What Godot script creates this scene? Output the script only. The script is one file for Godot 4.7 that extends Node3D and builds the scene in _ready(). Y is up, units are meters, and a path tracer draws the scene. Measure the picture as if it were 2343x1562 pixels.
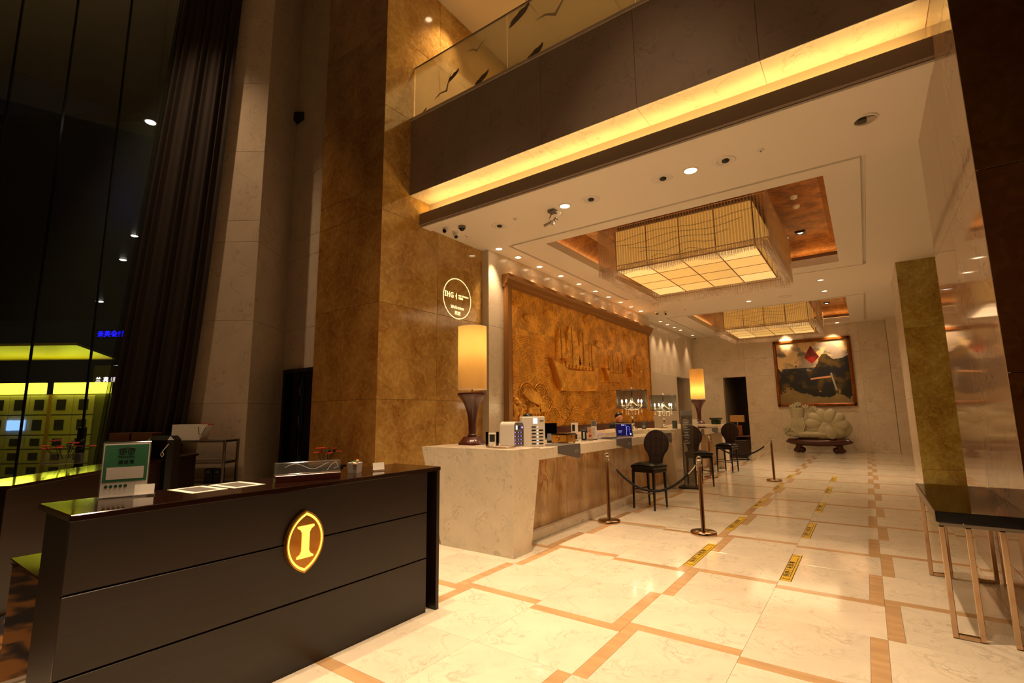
extends Node3D

class Geo:
	var v := PackedVector3Array()
	var n := PackedVector3Array()
	var t := PackedVector2Array()
	var ix := PackedInt32Array()
	func vert(p: Vector3, nn: Vector3, uv := Vector2.ZERO) -> int:
		v.append(p)
		n.append(nn)
		t.append(uv)
		return v.size() - 1
	func tri(a: int, b: int, c: int):
		# counter-clockwise seen from outside; Godot wants clockwise
		ix.append(a)
		ix.append(c)
		ix.append(b)
	func poly(p: Array, ref = null, uvs = null):
		var nn: Vector3 = Vector3.ZERO
		for k in range(1, p.size() - 1):
			nn += (p[k] - p[0]).cross(p[k + 1] - p[0])
		if nn.length() < 1e-14:
			return self
		nn = nn.normalized()
		var flip := false
		if ref != null:
			var c := Vector3.ZERO
			for q in p:
				c += q
			c /= p.size()
			flip = nn.dot(c - ref) < 0.0
		if flip:
			nn = -nn
		var b := v.size()
		for k in p.size():
			vert(p[k], nn, uvs[k] if uvs != null else Vector2.ZERO)
		for k in range(1, p.size() - 1):
			if flip:
				tri(b, b + k + 1, b + k)
			else:
				tri(b, b + k, b + k + 1)
		return self
	func box(c: Vector3, s: Vector3, bev := 0.0, bas := Basis()):
		var h := s * 0.5
		bev = minf(bev, minf(h.x, minf(h.y, h.z)) * 0.9)
		if bev <= 0.0:
			for ax in 3:
				for sg in [-1.0, 1.0]:
					var q := []
					for uvv in [[-1, -1], [1, -1], [1, 1], [-1, 1]]:
						var w := Vector3.ZERO
						w[ax] = sg * h[ax]
						w[(ax + 1) % 3] = uvv[0] * h[(ax + 1) % 3]
						w[(ax + 2) % 3] = uvv[1] * h[(ax + 2) % 3]
						q.append(c + bas * w)
					poly(q, c)
			return self
		var pt = func(sx, sy, sz, ax):
			var w := Vector3(sx * (h.x - bev), sy * (h.y - bev), sz * (h.z - bev))
			w[ax] = [sx, sy, sz][ax] * h[ax]
			return c + bas * w
		for ax in 3:
			for sg in [-1, 1]:
				var q := []
				for uvv in [[-1, -1], [1, -1], [1, 1], [-1, 1]]:
					var s3 := [0, 0, 0]
					s3[ax] = sg
					s3[(ax + 1) % 3] = uvv[0]
					s3[(ax + 2) % 3] = uvv[1]
					q.append(pt.call(s3[0], s3[1], s3[2], ax))
				poly(q, c)
			var b1 := (ax + 1) % 3
			var b2 := (ax + 2) % 3
			for s1 in [-1, 1]:
				for s2 in [-1, 1]:
					var lo := [0, 0, 0]
					lo[ax] = -1
					lo[b1] = s1
					lo[b2] = s2
					var hi := lo.duplicate()
					hi[ax] = 1
					poly([pt.call(lo[0], lo[1], lo[2], b1), pt.call(hi[0], hi[1], hi[2], b1), pt.call(hi[0], hi[1], hi[2], b2), pt.call(lo[0], lo[1], lo[2], b2)], c)
		for sx in [-1, 1]:
			for sy in [-1, 1]:
				for sz in [-1, 1]:
					poly([pt.call(sx, sy, sz, 0), pt.call(sx, sy, sz, 1), pt.call(sx, sy, sz, 2)], c)
		return self
	func lathe(pr: Array, seg := 24, xf := Transform3D(), soft := 50.0, a0 := 0.0, a1 := TAU):
		# pr: Vector2(radius, y) from bottom to top
		var k := pr.size() - 1
		var nm := []
		for i in k:
			var d: Vector2 = pr[i + 1] - pr[i]
			nm.append(Vector2(d.y, -d.x).normalized())
		for i in k:
			if (pr[i + 1] - pr[i]).length() < 1e-6:
				continue
			var na: Vector2 = nm[i]
			var nb: Vector2 = nm[i]
			if i > 0 and absf(rad_to_deg(nm[i].angle_to(nm[i - 1]))) < soft:
				na = (nm[i] + nm[i - 1]).normalized()
			if i < k - 1 and absf(rad_to_deg(nm[i].angle_to(nm[i + 1]))) < soft:
				nb = (nm[i] + nm[i + 1]).normalized()
			var b := v.size()
			for j in seg + 1:
				var a := lerpf(a0, a1, float(j) / seg)
				var cs := Vector2(cos(a), sin(a))
				var pa: Vector2 = pr[i]
				var pb: Vector2 = pr[i + 1]
				vert(xf * Vector3(cs.x * pa.x, pa.y, cs.y * pa.x), (xf.basis * Vector3(cs.x * na.x, na.y, cs.y * na.x)).normalized(), Vector2(float(j) / seg, 1.0 - float(i) / k))
				vert(xf * Vector3(cs.x * pb.x, pb.y, cs.y * pb.x), (xf.basis * Vector3(cs.x * nb.x, nb.y, cs.y * nb.x)).normalized(), Vector2(float(j) / seg, 1.0 - float(i + 1) / k))
			for j in seg:
				var q := b + 2 * j
				tri(q, q + 1, q + 3)
				tri(q, q + 3, q + 2)
		return self
	func tube(pts: Array, r, seg := 8, cap := true):
		var m := pts.size()
		var up := Vector3.UP
		var d0: Vector3 = (pts[1] - pts[0]).normalized()
		if absf(d0.dot(up)) > 0.9:
			up = Vector3.RIGHT
		var side := d0.cross(up).normalized()
		var b := v.size()
		for i in m:
			var d: Vector3
			if i == 0:
				d = d0
			elif i == m - 1:
				d = (pts[m - 1] - pts[m - 2]).normalized()
			else:
				d = ((pts[i] - pts[i - 1]).normalized() + (pts[i + 1] - pts[i]).normalized()).normalized()
			if d.length() < 0.5:
				d = d0
			side = (side - d * side.dot(d)).normalized()
			var o := d.cross(side)
			var rr: float = r[i] if r is Array else r
			for j in seg:
				var a := TAU * j / seg
				var nn := side * cos(a) + o * sin(a)
				vert(pts[i] + nn * rr, nn)
		for i in m - 1:
			for j in seg:
				var a := b + i * seg + j
				var c := b + i * seg + (j + 1) % seg
				tri(a, c, c + seg)
				tri(a, c + seg, a + seg)
		if cap:
			for e in [0, m - 1]:
				var q := []
				for j in seg:
					q.append(v[b + e * seg + j])
				poly(q, pts[1] if e == 0 else pts[m - 2])
		return self
	func prism(pl: PackedVector2Array, z0: float, z1: float, xf := Transform3D(), uvbox = null):
		if Geometry2D.is_polygon_clockwise(pl):
			pl = pl.duplicate()
			pl.reverse()
		var ts := Geometry2D.triangulate_polygon(pl)
		for s in 2:
			var z: float = z1 if s == 0 else z0
			var nn := (xf.basis * Vector3(0, 0, 1.0 if s == 0 else -1.0)).normalized()
			var b := v.size()
			for p in pl:
				var uv := Vector2.ZERO
				if uvbox != null:
					uv = Vector2((p.x - uvbox.position.x) / uvbox.size.x, 1.0 - (p.y - uvbox.position.y) / uvbox.size.y)
				vert(xf * Vector3(p.x, p.y, z), nn, uv)
			for k in range(0, ts.size(), 3):
				var a := pl[ts[k]]
				var ccw := (pl[ts[k + 1]] - a).cross(pl[ts[k + 2]] - a) > 0.0
				if ccw == (s == 0):
					tri(b + ts[k], b + ts[k + 1], b + ts[k + 2])
				else:
					tri(b + ts[k], b + ts[k + 2], b + ts[k + 1])
		var m := pl.size()
		for k in m:
			var p := pl[k]
			var q := pl[(k + 1) % m]
			poly([xf * Vector3(p.x, p.y, z0), xf * Vector3(q.x, q.y, z0), xf * Vector3(q.x, q.y, z1), xf * Vector3(p.x, p.y, z1)])
		return self
	func sheet(nu: int, nv: int, f: Callable, flip := false):
		var b := v.size()
		for j in nv + 1:
			for i in nu + 1:
				var u := float(i) / nu
				var w := float(j) / nv
				var e := 0.002
				var p: Vector3 = f.call(u, w)
				var du: Vector3 = f.call(minf(u + e, 1.0), w) - f.call(maxf(u - e, 0.0), w)
				var dv: Vector3 = f.call(u, minf(w + e, 1.0)) - f.call(u, maxf(w - e, 0.0))
				var nn := du.cross(dv).normalized()
				vert(p, -nn if flip else nn, Vector2(u, 1.0 - w))
		for j in nv:
			for i in nu:
				var a := b + j * (nu + 1) + i
				if flip:
					tri(a, a + nu + 2, a + 1)
					tri(a, a + nu + 1, a + nu + 2)
				else:
					tri(a, a + 1, a + nu + 2)
					tri(a, a + nu + 2, a + nu + 1)
		return self
	func ball(c: Vector3, r: Vector3, seg := 16, rings := 10, bas := Basis()):
		var b := v.size()
		for j in rings + 1:
			var th := PI * j / rings
			for i in seg + 1:
				var ph := TAU * i / seg
				var d := Vector3(sin(th) * cos(ph), cos(th), sin(th) * sin(ph))
				vert(c + bas * (d * r), (bas * (d / r)).normalized(), Vector2(float(i) / seg, float(j) / rings))
		for j in rings:
			for i in seg:
				var a := b + j * (seg + 1) + i
				tri(a, a + 1, a + seg + 2)
				tri(a, a + seg + 2, a + seg + 1)
		return self
	func ring(c: Vector3, r_in: float, r_out: float, h: float, seg := 48, bas := Basis()):
		return lathe([Vector2(r_in, 0), Vector2(r_out, 0), Vector2(r_out, h), Vector2(r_in, h), Vector2(r_in, 0)], seg, Transform3D(bas, c), 10.0)
	func move(xf: Transform3D):
		for k in v.size():
			v[k] = xf * v[k]
			n[k] = (xf.basis * n[k]).normalized()
		return self
	func bake() -> ArrayMesh:
		var a := []
		a.resize(Mesh.ARRAY_MAX)
		a[Mesh.ARRAY_VERTEX] = v
		a[Mesh.ARRAY_NORMAL] = n
		a[Mesh.ARRAY_TEX_UV] = t
		a[Mesh.ARRAY_INDEX] = ix
		var m := ArrayMesh.new()
		if v.size():
			m.add_surface_from_arrays(Mesh.PRIMITIVE_TRIANGLES, a)
		return m

var M := {}
var used := {}
var rng := RandomNumberGenerator.new()
const YC := 4.83
var RR := Vector3(cos(deg_to_rad(35.6)), 0, -sin(deg_to_rad(35.6)))
var NN := Vector3(-sin(deg_to_rad(35.6)), 0, -cos(deg_to_rad(35.6)))

func numbered(called: String) -> String:
	if not used.has(called):
		used[called] = 0
		return called
	used[called] += 1
	return "%s_%03d" % [called, used[called]]

func tag(o, label, category, group := ""):
	o.set_meta("label", label)
	o.set_meta("category", category)
	if group:
		o.set_meta("group", group)
	return o

func thing(called: String, label: String, category: String, at := Vector3.ZERO, turn := 0.0, group := ""):
	var o := Node3D.new()
	o.name = numbered(called)
	add_child(o)
	o.position = at
	o.rotation.y = turn
	return tag(o, label, category, group)

func put(called: String, g, mat, parent = null):
	var mi := MeshInstance3D.new()
	mi.mesh = g.bake() if g is Geo else g
	mi.material_override = mat
	mi.cast_shadow = GeometryInstance3D.SHADOW_CASTING_SETTING_ON
	if parent == null:
		mi.name = numbered(called)
		add_child(mi)
	else:
		mi.name = called
		parent.add_child(mi, true)
	return mi

func struct(called: String, g, mat, parent = null):
	var o = put(called, g, mat, parent)
	if parent == null:
		o.set_meta("kind", "structure")
	return o

func frame_node(called: String):
	var o := Node3D.new()
	o.name = numbered(called)
	add_child(o)
	o.set_meta("kind", "structure")
	return o

func dup(root, at: Vector3, turn: float, label := ""):
	var r = root.duplicate()
	r.name = numbered(str(root.name).rstrip("_0123456789"))
	add_child(r)
	r.position = at
	r.rotation.y = turn
	if label:
		r.set_meta("label", label)
	return r

func B(c: Vector3, s: Vector3, bev := 0.0, bas := Basis()) -> Geo:
	var g := Geo.new()
	g.box(c, s, bev, bas)
	return g

func span(x0, x1, y0, y1, z0, z1, bev := 0.0) -> Geo:
	return B(Vector3(x0 + x1, y0 + y1, z0 + z1) * 0.5, Vector3(absf(x1 - x0), absf(y1 - y0), absf(z1 - z0)), bev)

# ---------------------------------------------------------------- materials
func mat(c: Color, rough := 0.5, metal := 0.0) -> StandardMaterial3D:
	var m := StandardMaterial3D.new()
	m.albedo_color = c
	m.roughness = rough
	m.metallic = metal
	return m

func lin(r, g, b) -> Color:
	return Color(r, g, b).linear_to_srgb()

func glow(c: Color, e: float) -> StandardMaterial3D:
	var m := mat(c, 0.6)
	m.emission_enabled = true
	m.emission = c
	m.emission_energy_multiplier = e
	return m

func pane(c: Color, a: float, rough := 0.03) -> StandardMaterial3D:
	var m := mat(Color(c.r, c.g, c.b, a), rough)
	m.transparency = BaseMaterial3D.TRANSPARENCY_ALPHA
	m.cull_mode = BaseMaterial3D.CULL_DISABLED
	return m

func fnl(seed_: int, freq: float, oct := 4, type := FastNoiseLite.TYPE_SIMPLEX_SMOOTH) -> FastNoiseLite:
	var f := FastNoiseLite.new()
	f.seed = seed_
	f.frequency = freq
	f.noise_type = type
	f.fractal_octaves = oct
	return f

func picture(w: int, h: int, f: Callable) -> ImageTexture:
	var data := PackedByteArray()
	data.resize(w * h * 3)
	var k := 0
	for y in h:
		for x in w:
			var c: Color = f.call(x, y)
			data[k] = clampi(int(c.r * 255.0 + 0.5), 0, 255)
			data[k + 1] = clampi(int(c.g * 255.0 + 0.5), 0, 255)
			data[k + 2] = clampi(int(c.b * 255.0 + 0.5), 0, 255)
			k += 3
	return ImageTexture.create_from_image(Image.create_from_data(w, h, false, Image.FORMAT_RGB8, data))

func textured(tex, tint := Color.WHITE, rough := 0.15) -> StandardMaterial3D:
	var m := mat(tint, rough)
	m.albedo_texture = tex
	return m

func world_mapped(tex, scale: float, tint := Color.WHITE, rough := 0.15) -> StandardMaterial3D:
	var m := textured(tex, tint, rough)
	m.uv1_triplanar = true
	m.uv1_world_triplanar = true
	m.uv1_scale = Vector3.ONE * scale
	return m

func make_materials():
	var n1 := fnl(3, 0.006, 5)
	var n2 := fnl(7, 0.02, 4)
	var n3 := fnl(11, 0.012, 3)
	# pale marble with thin slanting grey veins
	var pale := picture(640, 640, func(x, y):
		var u: float = x * 0.55 + y * 0.85
		var wv := n1.get_noise_2d(x * 1.1, y * 1.1)
		var s := absf(n2.get_noise_2d(u * 0.9 + wv * 90.0, (x * 0.85 - y * 0.55) * 0.16))
		var vein: float = clampf(1.0 - s * 9.0, 0.0, 1.0) * clampf(0.35 + wv, 0.0, 1.0)
		var cl := n3.get_noise_2d(x * 0.5, y * 0.5) * 0.035
		var b: float = 0.945 + cl - vein * 0.16
		return Color(b, b * 0.985 - vein * 0.006, b * 0.95 - vein * 0.02))
	M.pale_tex = pale
	# honey stone: cells with pale seams and rusty streaks
	var cell := fnl(21, 0.018, 2, FastNoiseLite.TYPE_CELLULAR)
	cell.cellular_return_type = FastNoiseLite.RETURN_DISTANCE2_SUB
	cell.domain_warp_enabled = true
	cell.domain_warp_amplitude = 32.0
	cell.domain_warp_frequency = 0.02
	var n4 := fnl(31, 0.004, 4)
	var n5 := fnl(37, 0.03, 4)
	var honey := picture(768, 768, func(x, y):
		var e: float = cell.get_noise_2d(x, y) + 1.0
		var seam := clampf(1.0 - e * 5.0, 0.0, 1.0)
		var m := n4.get_noise_2d(x, y)
		var g := n5.get_noise_2d(x, y)
		var st: float = clampf(1.0 - absf(n4.get_noise_2d(x * 1.6 + 400.0 + y * 0.7, y * 0.9 - 200.0) + 0.05) * 26.0, 0.0, 1.0) * clampf(0.3 + m * 1.6, 0.0, 1.0)
		var c := Color(0.79, 0.68, 0.46).lerp(Color(0.68, 0.54, 0.33), clampf(0.45 + m * 1.1, 0.0, 1.0))
		c = c.lerp(Color(0.86, 0.78, 0.60), seam * 0.55)
		c = c.lerp(Color(0.56, 0.36, 0.18), st * 0.75)
		return c * (1.0 + g * 0.10))
	M.honey_tex = honey
	# onyx front: amber with rust flames
	var n6 := fnl(41, 0.010, 5)
	var n7 := fnl(43, 0.005, 4)
	var onyx := picture(768, 512, func(x, y):
		var wv := n7.get_noise_2d(x, y * 0.6)
		var a := n6.get_noise_2d(x * 1.5 + y * 0.35 + wv * 130.0, y * 0.28)
		var fl: float = pow(clampf(1.0 - absf(a) * 4.2, 0.0, 1.0), 2.0)
		var fade := clampf(0.35 + n7.get_noise_2d(x * 0.8 + 900.0, y * 0.8) * 1.8, 0.0, 1.0)
		var c := Color(0.84, 0.71, 0.52).lerp(Color(0.74, 0.60, 0.42), clampf(0.5 + wv * 1.6, 0.0, 1.0))
		c = c.lerp(Color(0.62, 0.38, 0.20), fl * fade * 0.85)
		c = c.lerp(Color(0.58, 0.47, 0.35), clampf(n6.get_noise_2d(x * 0.7, y * 0.7 + 300.0) * 1.2, 0.0, 0.35))
		return c)
	# dark veneer
	var n8 := fnl(51, 0.01, 4)
	var wood := picture(512, 512, func(x, y):
		var g := n8.get_noise_2d(x * 0.5, y * 9.0)
		var f := n8.get_noise_2d(x * 2.0, y * 40.0)
		var k: float = 0.5 + g * 0.5 + f * 0.2
		return Color(0.13, 0.085, 0.065).lerp(Color(0.20, 0.13, 0.095), clampf(k, 0.0, 1.0)))
	var gold_t := picture(512, 512, func(x, y):
		var m := n4.get_noise_2d(x * 1.5, y * 1.5)
		var g := n5.get_noise_2d(x * 1.6, y * 0.7)
		return Color(0.80, 0.66, 0.36).lerp(Color(0.60, 0.46, 0.21), clampf(0.5 + m * 0.9 + g * 0.7, 0.0, 1.0)))
	var leaf := picture(512, 512, func(x, y):
		var m := n4.get_noise_2d(x * 2.0, y * 2.0)
		var g := n5.get_noise_2d(x * 0.8, y * 3.0)
		return Color(0.66, 0.45, 0.18).lerp(Color(0.44, 0.27, 0.09), clampf(0.5 + m * 1.3 + g * 1.0, 0.0, 1.0)))
	var plaid := picture(256, 256, func(x, y):
		var c := Color(0.16, 0.105, 0.075)
		var px: int = x % 64
		var py: int = y % 64
		if px < 20: c = c.lerp(Color(0.09, 0.06, 0.05), 0.7)
		if py < 20: c = c.lerp(Color(0.10, 0.065, 0.055), 0.6)
		if px == 30 or px == 31 or px == 52: c = c.lerp(Color(0.46, 0.36, 0.25), 0.65)
		if py == 30 or py == 52: c = c.lerp(Color(0.40, 0.25, 0.17), 0.55)
		if (x + y) % 3 == 0: c = c * 0.86
		return c)
	M.floor_pale = []
	for tnt in [Color(0.98, 0.965, 0.93), Color(0.955, 0.94, 0.905), Color(0.99, 0.97, 0.935)]:
		M.floor_pale.append(textured(pale, tnt, 0.09))
	var n9 := fnl(61, 0.02, 3)
	var sand := picture(256, 256, func(x, y):
		var g := n9.get_noise_2d(x * 0.6, y * 2.5)
		return Color(0.80, 0.665, 0.50) * (1.0 + g * 0.09))
	M.floor_band = textured(sand, Color.WHITE, 0.12)
	M.grout = mat(Color(0.50, 0.43, 0.34), 0.7)
	M.cream_stone = textured(pale, Color(0.93, 0.89, 0.83), 0.22)
	M.cream_dim = textured(pale, Color(0.86, 0.80, 0.74), 0.16)
	M.counter_stone = world_mapped(pale, 0.7, Color(0.96, 0.925, 0.87), 0.18)
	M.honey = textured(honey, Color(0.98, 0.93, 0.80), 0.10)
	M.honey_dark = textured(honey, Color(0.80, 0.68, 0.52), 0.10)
	M.green_stone = textured(honey, Color(0.88, 0.92, 0.72), 0.12)
	M.polished = textured(pale, Color(0.72, 0.62, 0.53), 0.05)
	M.onyx = textured(onyx, Color.WHITE, 0.08)
	M.plaster = mat(Color(0.93, 0.905, 0.865), 0.75)
	M.shadow_gap = mat(Color(0.45, 0.42, 0.38), 0.8)
	M.taupe = textured(pale, Color(0.60, 0.53, 0.49), 0.3)
	M.dark_stone = textured(honey, Color(0.42, 0.32, 0.24), 0.10)
	M.wood = world_mapped(wood, 0.8, Color(0.80, 0.72, 0.70), 0.32)
	M.wood_gloss = world_mapped(wood, 0.8, Color(0.85, 0.75, 0.72), 0.07)
	M.groove = mat(Color(0.03, 0.025, 0.025), 0.5)
	M.mahogany = mat(Color(0.30, 0.10, 0.055), 0.22)
	M.mahogany.clearcoat_enabled = true
	M.mahogany.clearcoat = 0.5
	M.gold_relief = world_mapped(gold_t, 0.6, Color(1.25, 1.15, 0.85), 0.36)
	M.gold_relief.metallic = 0.35
	M.gold_bright = mat(Color(0.82, 0.60, 0.25), 0.28, 0.85)
	M.gold_frame = world_mapped(gold_t, 1.2, Color(0.78, 0.56, 0.36), 0.35)
	M.gold_frame.metallic = 0.4
	M.gold_leaf = world_mapped(leaf, 0.5, Color(1, 0.92, 0.75), 0.42)
	M.gold_leaf.metallic = 0.25
	M.brown_band = mat(Color(0.22, 0.12, 0.07), 0.5)
	M.chrome = mat(Color(0.86, 0.84, 0.82), 0.08, 1.0)
	M.steel = mat(Color(0.62, 0.58, 0.54), 0.28, 0.9)
	M.bronze_chrome = mat(Color(0.80, 0.68, 0.56), 0.12, 1.0)
	M.black = mat(Color(0.025, 0.025, 0.028), 0.35)
	M.black_gloss = mat(Color(0.02, 0.018, 0.018), 0.06)
	M.black_leather = mat(Color(0.028, 0.024, 0.022), 0.33)
	M.black_wood = mat(Color(0.03, 0.022, 0.018), 0.25)
	M.rope = mat(Color(0.02, 0.02, 0.026), 0.8)
	M.plaid = textured(plaid, Color(1.1, 1.0, 1.0), 0.85)
	M.white = mat(Color(0.90, 0.88, 0.85), 0.35)
	M.white_matte = mat(Color(0.92, 0.90, 0.87), 0.6)
	M.paper = mat(Color(0.93, 0.91, 0.88), 0.7)
	M.grey_mat = mat(Color(0.38, 0.355, 0.35), 0.75)
	M.grey = mat(Color(0.42, 0.40, 0.39), 0.5)
	M.dark_grey = mat(Color(0.13, 0.125, 0.125), 0.5)
	M.ink = mat(Color(0.05, 0.045, 0.045), 0.7)
	M.glass = pane(Color(0.93, 0.96, 0.93), 0.06, 0.01)
	M.facade_glass = pane(Color(0.50, 0.55, 0.52), 0.10, 0.0)
	M.acrylic = pane(Color(0.93, 0.95, 0.94), 0.08, 0.04)
	M.smoke_glass = pane(Color(0.86, 0.76, 0.66), 0.22, 0.08)
	M.crystal = pane(Color(0.95, 0.94, 0.92), 0.22, 0.02)
	M.frosted = mat(Color(0.90, 0.86, 0.70, 0.42), 0.5)
	M.frosted.transparency = BaseMaterial3D.TRANSPARENCY_ALPHA
	M.curtain = mat(Color(0.155, 0.10, 0.07), 0.9)
	M.sheer = mat(Color(0.16, 0.15, 0.10, 0.7), 0.9)
	M.sheer.transparency = BaseMaterial3D.TRANSPARENCY_ALPHA
	M.lamp_on = glow(Color(1.0, 0.86, 0.66), 9.0)
	M.lamp_soft = glow(Color(1.0, 0.82, 0.58), 2.2)
	M.lamp_white = glow(Color(1.0, 0.97, 0.9), 8.0)

# ---------------------------------------------------------------- light
const WARM := Color(1.0, 0.835, 0.645)
const AMBER := Color(1.0, 0.80, 0.47)

func spot(at: Vector3, dir: Vector3, energy: float, angle: float, c := WARM, size := 0.05, parent = null, soft := 0.6):
	var l := SpotLight3D.new()
	l.light_color = c
	l.light_energy = energy
	l.spot_angle = angle
	l.spot_angle_attenuation = soft
	l.spot_range = 40.0
	l.spot_attenuation = 2.0
	l.light_size = size
	l.shadow_enabled = true
	l.name = "spot_lamp"
	(parent if parent else self).add_child(l, true)
	l.position = at
	var d := dir.normalized()
	var up := Vector3.UP if absf(d.y) < 0.95 else Vector3.FORWARD
	l.basis = Basis.looking_at(d, up)
	return l

func omni(at: Vector3, energy: float, c := WARM, size := 0.05, parent = null):
	var l := OmniLight3D.new()
	l.light_color = c
	l.light_energy = energy
	l.omni_range = 40.0
	l.omni_attenuation = 2.0
	l.light_size = size
	l.shadow_enabled = true
	l.name = "bulb_lamp"
	(parent if parent else self).add_child(l, true)
	l.position = at
	return l

func area(at: Vector3, dir: Vector3, w: float, h: float, energy: float, c := WARM, parent = null):
	var l := AreaLight3D.new()
	l.light_color = c
	l.light_energy = energy
	l.area_size = Vector2(w, h)
	l.area_range = 40.0
	l.area_attenuation = 2.0
	l.shadow_enabled = true
	l.name = "panel_lamp"
	(parent if parent else self).add_child(l, true)
	l.position = at
	var d := dir.normalized()
	l.basis = Basis.looking_at(d, Vector3.UP if absf(d.y) < 0.95 else Vector3.FORWARD)
	return l

func _ready():
	rng.seed = 12
	# camera
	var cam := Camera3D.new()
	cam.name = "camera"
	add_child(cam)
	cam.position = Vector3(0, 1.55, 0)
	cam.basis = Basis(Vector3.UP, deg_to_rad(35.6)) * Basis(Vector3.RIGHT, deg_to_rad(8.44)) * Basis(Vector3.BACK, deg_to_rad(-0.649))
	cam.fov = rad_to_deg(2.0 * atan(781.0 / 1119.0))
	cam.near = 0.05
	cam.far = 200.0
	cam.current = true
	# night sky and exposure
	var we := WorldEnvironment.new()
	we.name = "environment"
	var env := Environment.new()
	env.background_mode = Environment.BG_COLOR
	env.background_color = Color(0.016, 0.017, 0.019)
	env.tonemap_mode = Environment.TONE_MAPPER_LINEAR
	env.tonemap_exposure = 1.0
	env.sdfgi_enabled = true
	env.ssao_enabled = true
	env.ssil_enabled = true
	we.environment = env
	add_child(we)
	make_materials()
	# tall hall: narrow downlights in the high ceiling
	for p in [[Vector3(-4.3, 11.35, -3.0), 60.0], [Vector3(-1.7, 11.35, -3.4), 75.0], [Vector3(-3.0, 11.35, -1.2), 60.0], [Vector3(-0.6, 11.35, -1.0), 45.0]]:
		spot(p[0], Vector3.DOWN, p[1], 24.0, WARM, 0.12, null, 0.8)
	spot(Vector3(-9.2, 11.35, -1.6), Vector3(0.0, -1, -0.22), 26.0, 30.0, WARM, 0.12, null, 0.8)
	# upper gallery
	area(Vector3(-2.6, 9.4, -8.2), Vector3.DOWN, 5.0, 2.0, 16.0, AMBER)
	# light trough under the gallery
	area(Vector3(-2.6, 5.0, -5.83), Vector3.UP, 6.7, 0.06, 2.6, AMBER)
	build_shell()
	build_floor()
	build_ceiling_things()
	build_mural()
	build_counters()
	build_counter_things()
	build_front_of_house()
	build_bell_desk()
	build_left_corner()
	build_outside()
	build_far_end()
	build_people()

# ---------------------------------------------------------------- cladding
func slab(g: Geo, o: Vector3, u: Vector3, v: Vector3, nn: Vector3, w: float, h: float, th: float, uvs := 0.4, bev := 0.003):
	# a stone slab whose face starts at o, spans u*w by v*h and stands th proud along nn
	var f := o + nn * th
	var off := Vector2(rng.randf() * maxf(0.0, 1.0 - w * uvs), rng.randf() * maxf(0.0, 1.0 - h * uvs))
	var a := f + u * bev + v * bev
	var b := f + u * (w - bev) + v * bev
	var c := f + u * (w - bev) + v * (h - bev)
	var d := f + u * bev + v * (h - bev)
	var mid := o + u * w * 0.5 + v * h * 0.5
	g.poly([a, b, c, d], mid - nn, [off, off + Vector2(w * uvs, 0), off + Vector2(w * uvs, h * uvs), off + Vector2(0, h * uvs)])
	var e := [o + nn * (th - bev), o + nn * (th - bev) + u * w, o + nn * (th - bev) + u * w + v * h, o + nn * (th - bev) + v * h]
	var fr := [a, b, c, d]
	var bk := [o, o + u * w, o + u * w + v * h, o + v * h]
	var fu := [off, off + Vector2(w * uvs, 0), off + Vector2(w * uvs, h * uvs), off + Vector2(0, h * uvs)]
	for k in 4:
		var m := (k + 1) % 4
		g.poly([fr[k], fr[m], e[m], e[k]], mid, [fu[k], fu[m], fu[m], fu[k]])
		g.poly([e[k], e[m], bk[m], bk[k]], mid, [fu[k], fu[m], fu[m], fu[k]])

func clad(parent, o: Vector3, u: Vector3, v: Vector3, nn: Vector3, uc: Array, vc: Array, m, th := 0.02, uvs := 0.4, gap := 0.004, called := "stone_panel"):
	for i in uc.size() - 1:
		for j in vc.size() - 1:
			var g := Geo.new()
			slab(g, o + u * (uc[i] + gap * 0.5) + v * (vc[j] + gap * 0.5), u, v, nn, uc[i + 1] - uc[i] - gap, vc[j + 1] - vc[j] - gap, th, uvs)
			put(called, g, m[(i * 7 + j * 3) % m.size()] if m is Array else m, parent)

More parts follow.
